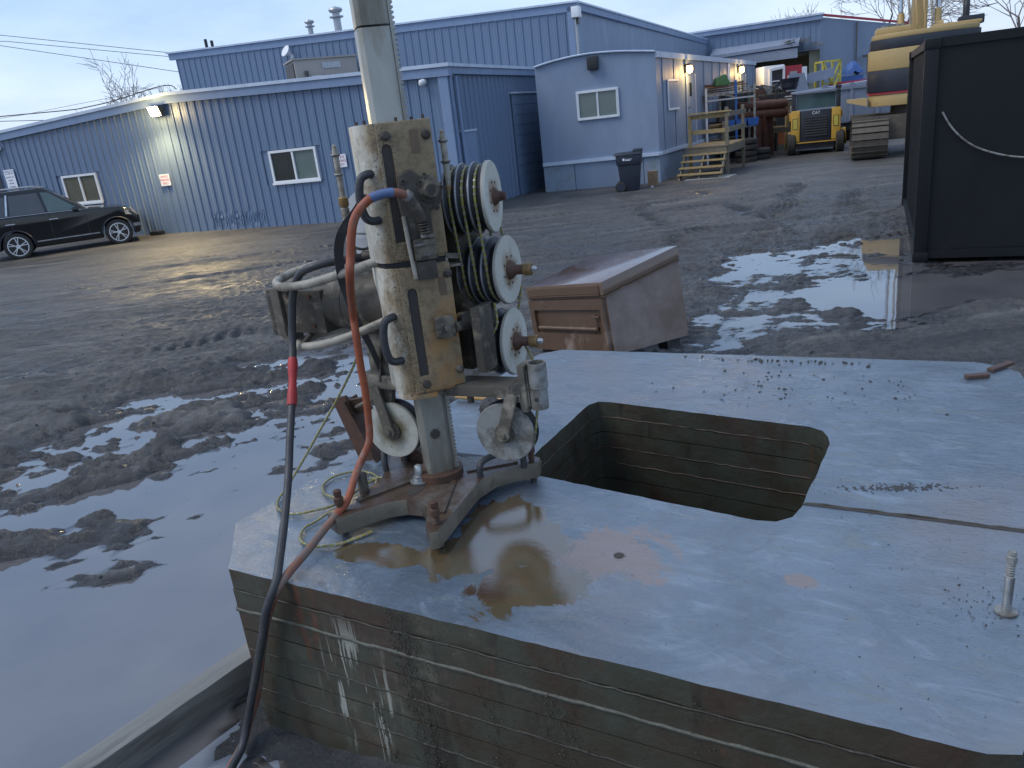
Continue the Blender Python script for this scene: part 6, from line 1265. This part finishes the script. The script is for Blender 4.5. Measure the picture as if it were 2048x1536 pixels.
# ------------------------------------------------------------------ hoses and strap
oh = thing('orange_hose','muddy orange hydraulic hose drooping from saw over the block edge','hose',(OX,OY,Z0),OA)
op = catmull([m2l(.008,-.207,2.038),m2l(-.023,-.22,2.055),m2l(-.058,-.222,2.062),m2l(-.102,-.222,2.058),m2l(-.139,-.222,2.045),m2l(-.18,-.222,2.01),m2l(-.206,-.222,1.962),m2l(-.229,-.222,1.869),m2l(-.246,-.222,1.783),(-.17,-.2,1.62),(-.175,-.2,1.52),(-.18,-.2,1.40),(-.18,-.2,1.297),(-.188,-.2,1.18),(-.198,-.21,1.075),(-.225,-.25,1.0),(-.228,-.31,.94),(-.21,-.387,.89),(-.213,-.46,.862),(-.222,-.526,.835),(-.215,-.65,.802),(-.2,-.765,.787),(-.205,-.82,.755),(-.245,-.832,.69),(-.311,-.835,.565),(-.372,-.84,.413),(-.447,-.842,.224),(-.50,-.87,.10),(-.49,-.93,.045),(-.45,-1.03,.04),(-.38,-1.15,.05),(-.25,-1.35,.05)],6)
n = len(op); k1 = int(n*.055); k2 = int(n*.12); k3 = int(n*.58)
MB(-Z0).tube(op[:k1+1],.0155,12).build('hose_end','hose_muddy',oh); MB(-Z0).tube(op[k1:k2+1],.0165,12).build('tape_wrap','tape_blue',oh); MB(-Z0).tube(op[k2:k3+1],.0155,12).build('hose_length','hose_orange',oh); MB(-Z0).tube(op[k3:],.0155,12).build('hose_length','hose_muddy',oh)
MB(-Z0).lathe([(.020,0),(.022,.004),(.022,.022),(.019,.026)],op[0]+Vector((-.010,-.008,.012)),(.5,.5,-.65),14).build('ferrule','galv_mud',oh)
bh = thing('black_hose','black hydraulic hose with red tape hanging from motor to the ground','hose',(OX,OY,Z0),OA)
hp = catmull([(-.25,.04,1.79),(-.33,-.06,1.795),(-.40,-.12,1.785),(-.473,-.13,1.757),(-.525,-.135,1.683),(-.555,-.14,1.58),(-.562,-.16,1.478),(-.53,-.22,1.38),(-.498,-.29,1.267),(-.45,-.39,1.14),(-.405,-.48,1.022),(-.327,-.62,.90),(-.24,-.76,.822),(-.21,-.82,.781),(-.235,-.868,.69),(-.285,-.872,.57),(-.342,-.874,.444),(-.425,-.878,.263),(-.475,-.90,.12),(-.47,-.955,.05),(-.43,-1.05,.045),(-.35,-1.2,.05),(-.2,-1.4,.05)],6)
n = len(hp); MB(-Z0).tube(hp[:int(n*.31)],.0165,12).build('hose_length','hose_black',bh); MB(-Z0).tube(hp[int(n*.31)-1:int(n*.37)+1],.0195,12,rf=lambda t: .0185+.0025*math.sin(9*t)).build('tape_wrap','tape_red',bh); MB(-Z0).tube(hp[int(n*.37):],.0155,12).build('hose_length','hose_black',bh)
MB(-Z0).lathe([(.02,0),(.022,.01),(.022,.05),(.018,.06)],(-.22,.06,1.79),(-.7,-.6,.1),14).build('ferrule','grime_metal',bh)
sp_ = catmull([(-.045,-.16,2.055),(-.06,-.178,2.02),(-.09,-.192,1.985),(-.125,-.195,1.958),(-.165,-.19,1.92),(-.20,-.18,1.865),(-.225,-.165,1.79),(-.24,-.145,1.703),(-.223,-.125,1.565),(-.199,-.10,1.455),(-.207,-.055,1.34),(-.21,-.05,1.30)],6)
sv = []; sf = []
vd = Vector((.59,-.81,0))
for i, p in enumerate(sp_):
    t = i/(len(sp_)-1); tg = (sp_[min(i+1,len(sp_)-1)]-sp_[max(i-1,0)]).normalized(); q = (tg.cross(vd)).normalized(); q = (q*math.cos(.5*t) + vd*math.sin(.9*t)*.8).normalized()*(.019 if t < .45 else .019-.009*(t-.45)/.55); th_ = tg.cross(q).normalized()*.002
    sv += [p-q-th_,p+q-th_,p+q+th_,p-q+th_]
for i in range(len(sp_)-1): sf += [(4*i+k,4*i+(k+1)%4,4*i+4+(k+1)%4,4*i+4+k) for k in range(4)]
st2 = MB(-Z0).add(sv,sf).build('webbing_strap','rubber_handle',None); st2.location = (OX,OY,Z0); st2.rotation_euler = (0,0,OA); tag(st2,'black webbing strap hanging from upper saw handle','strap')
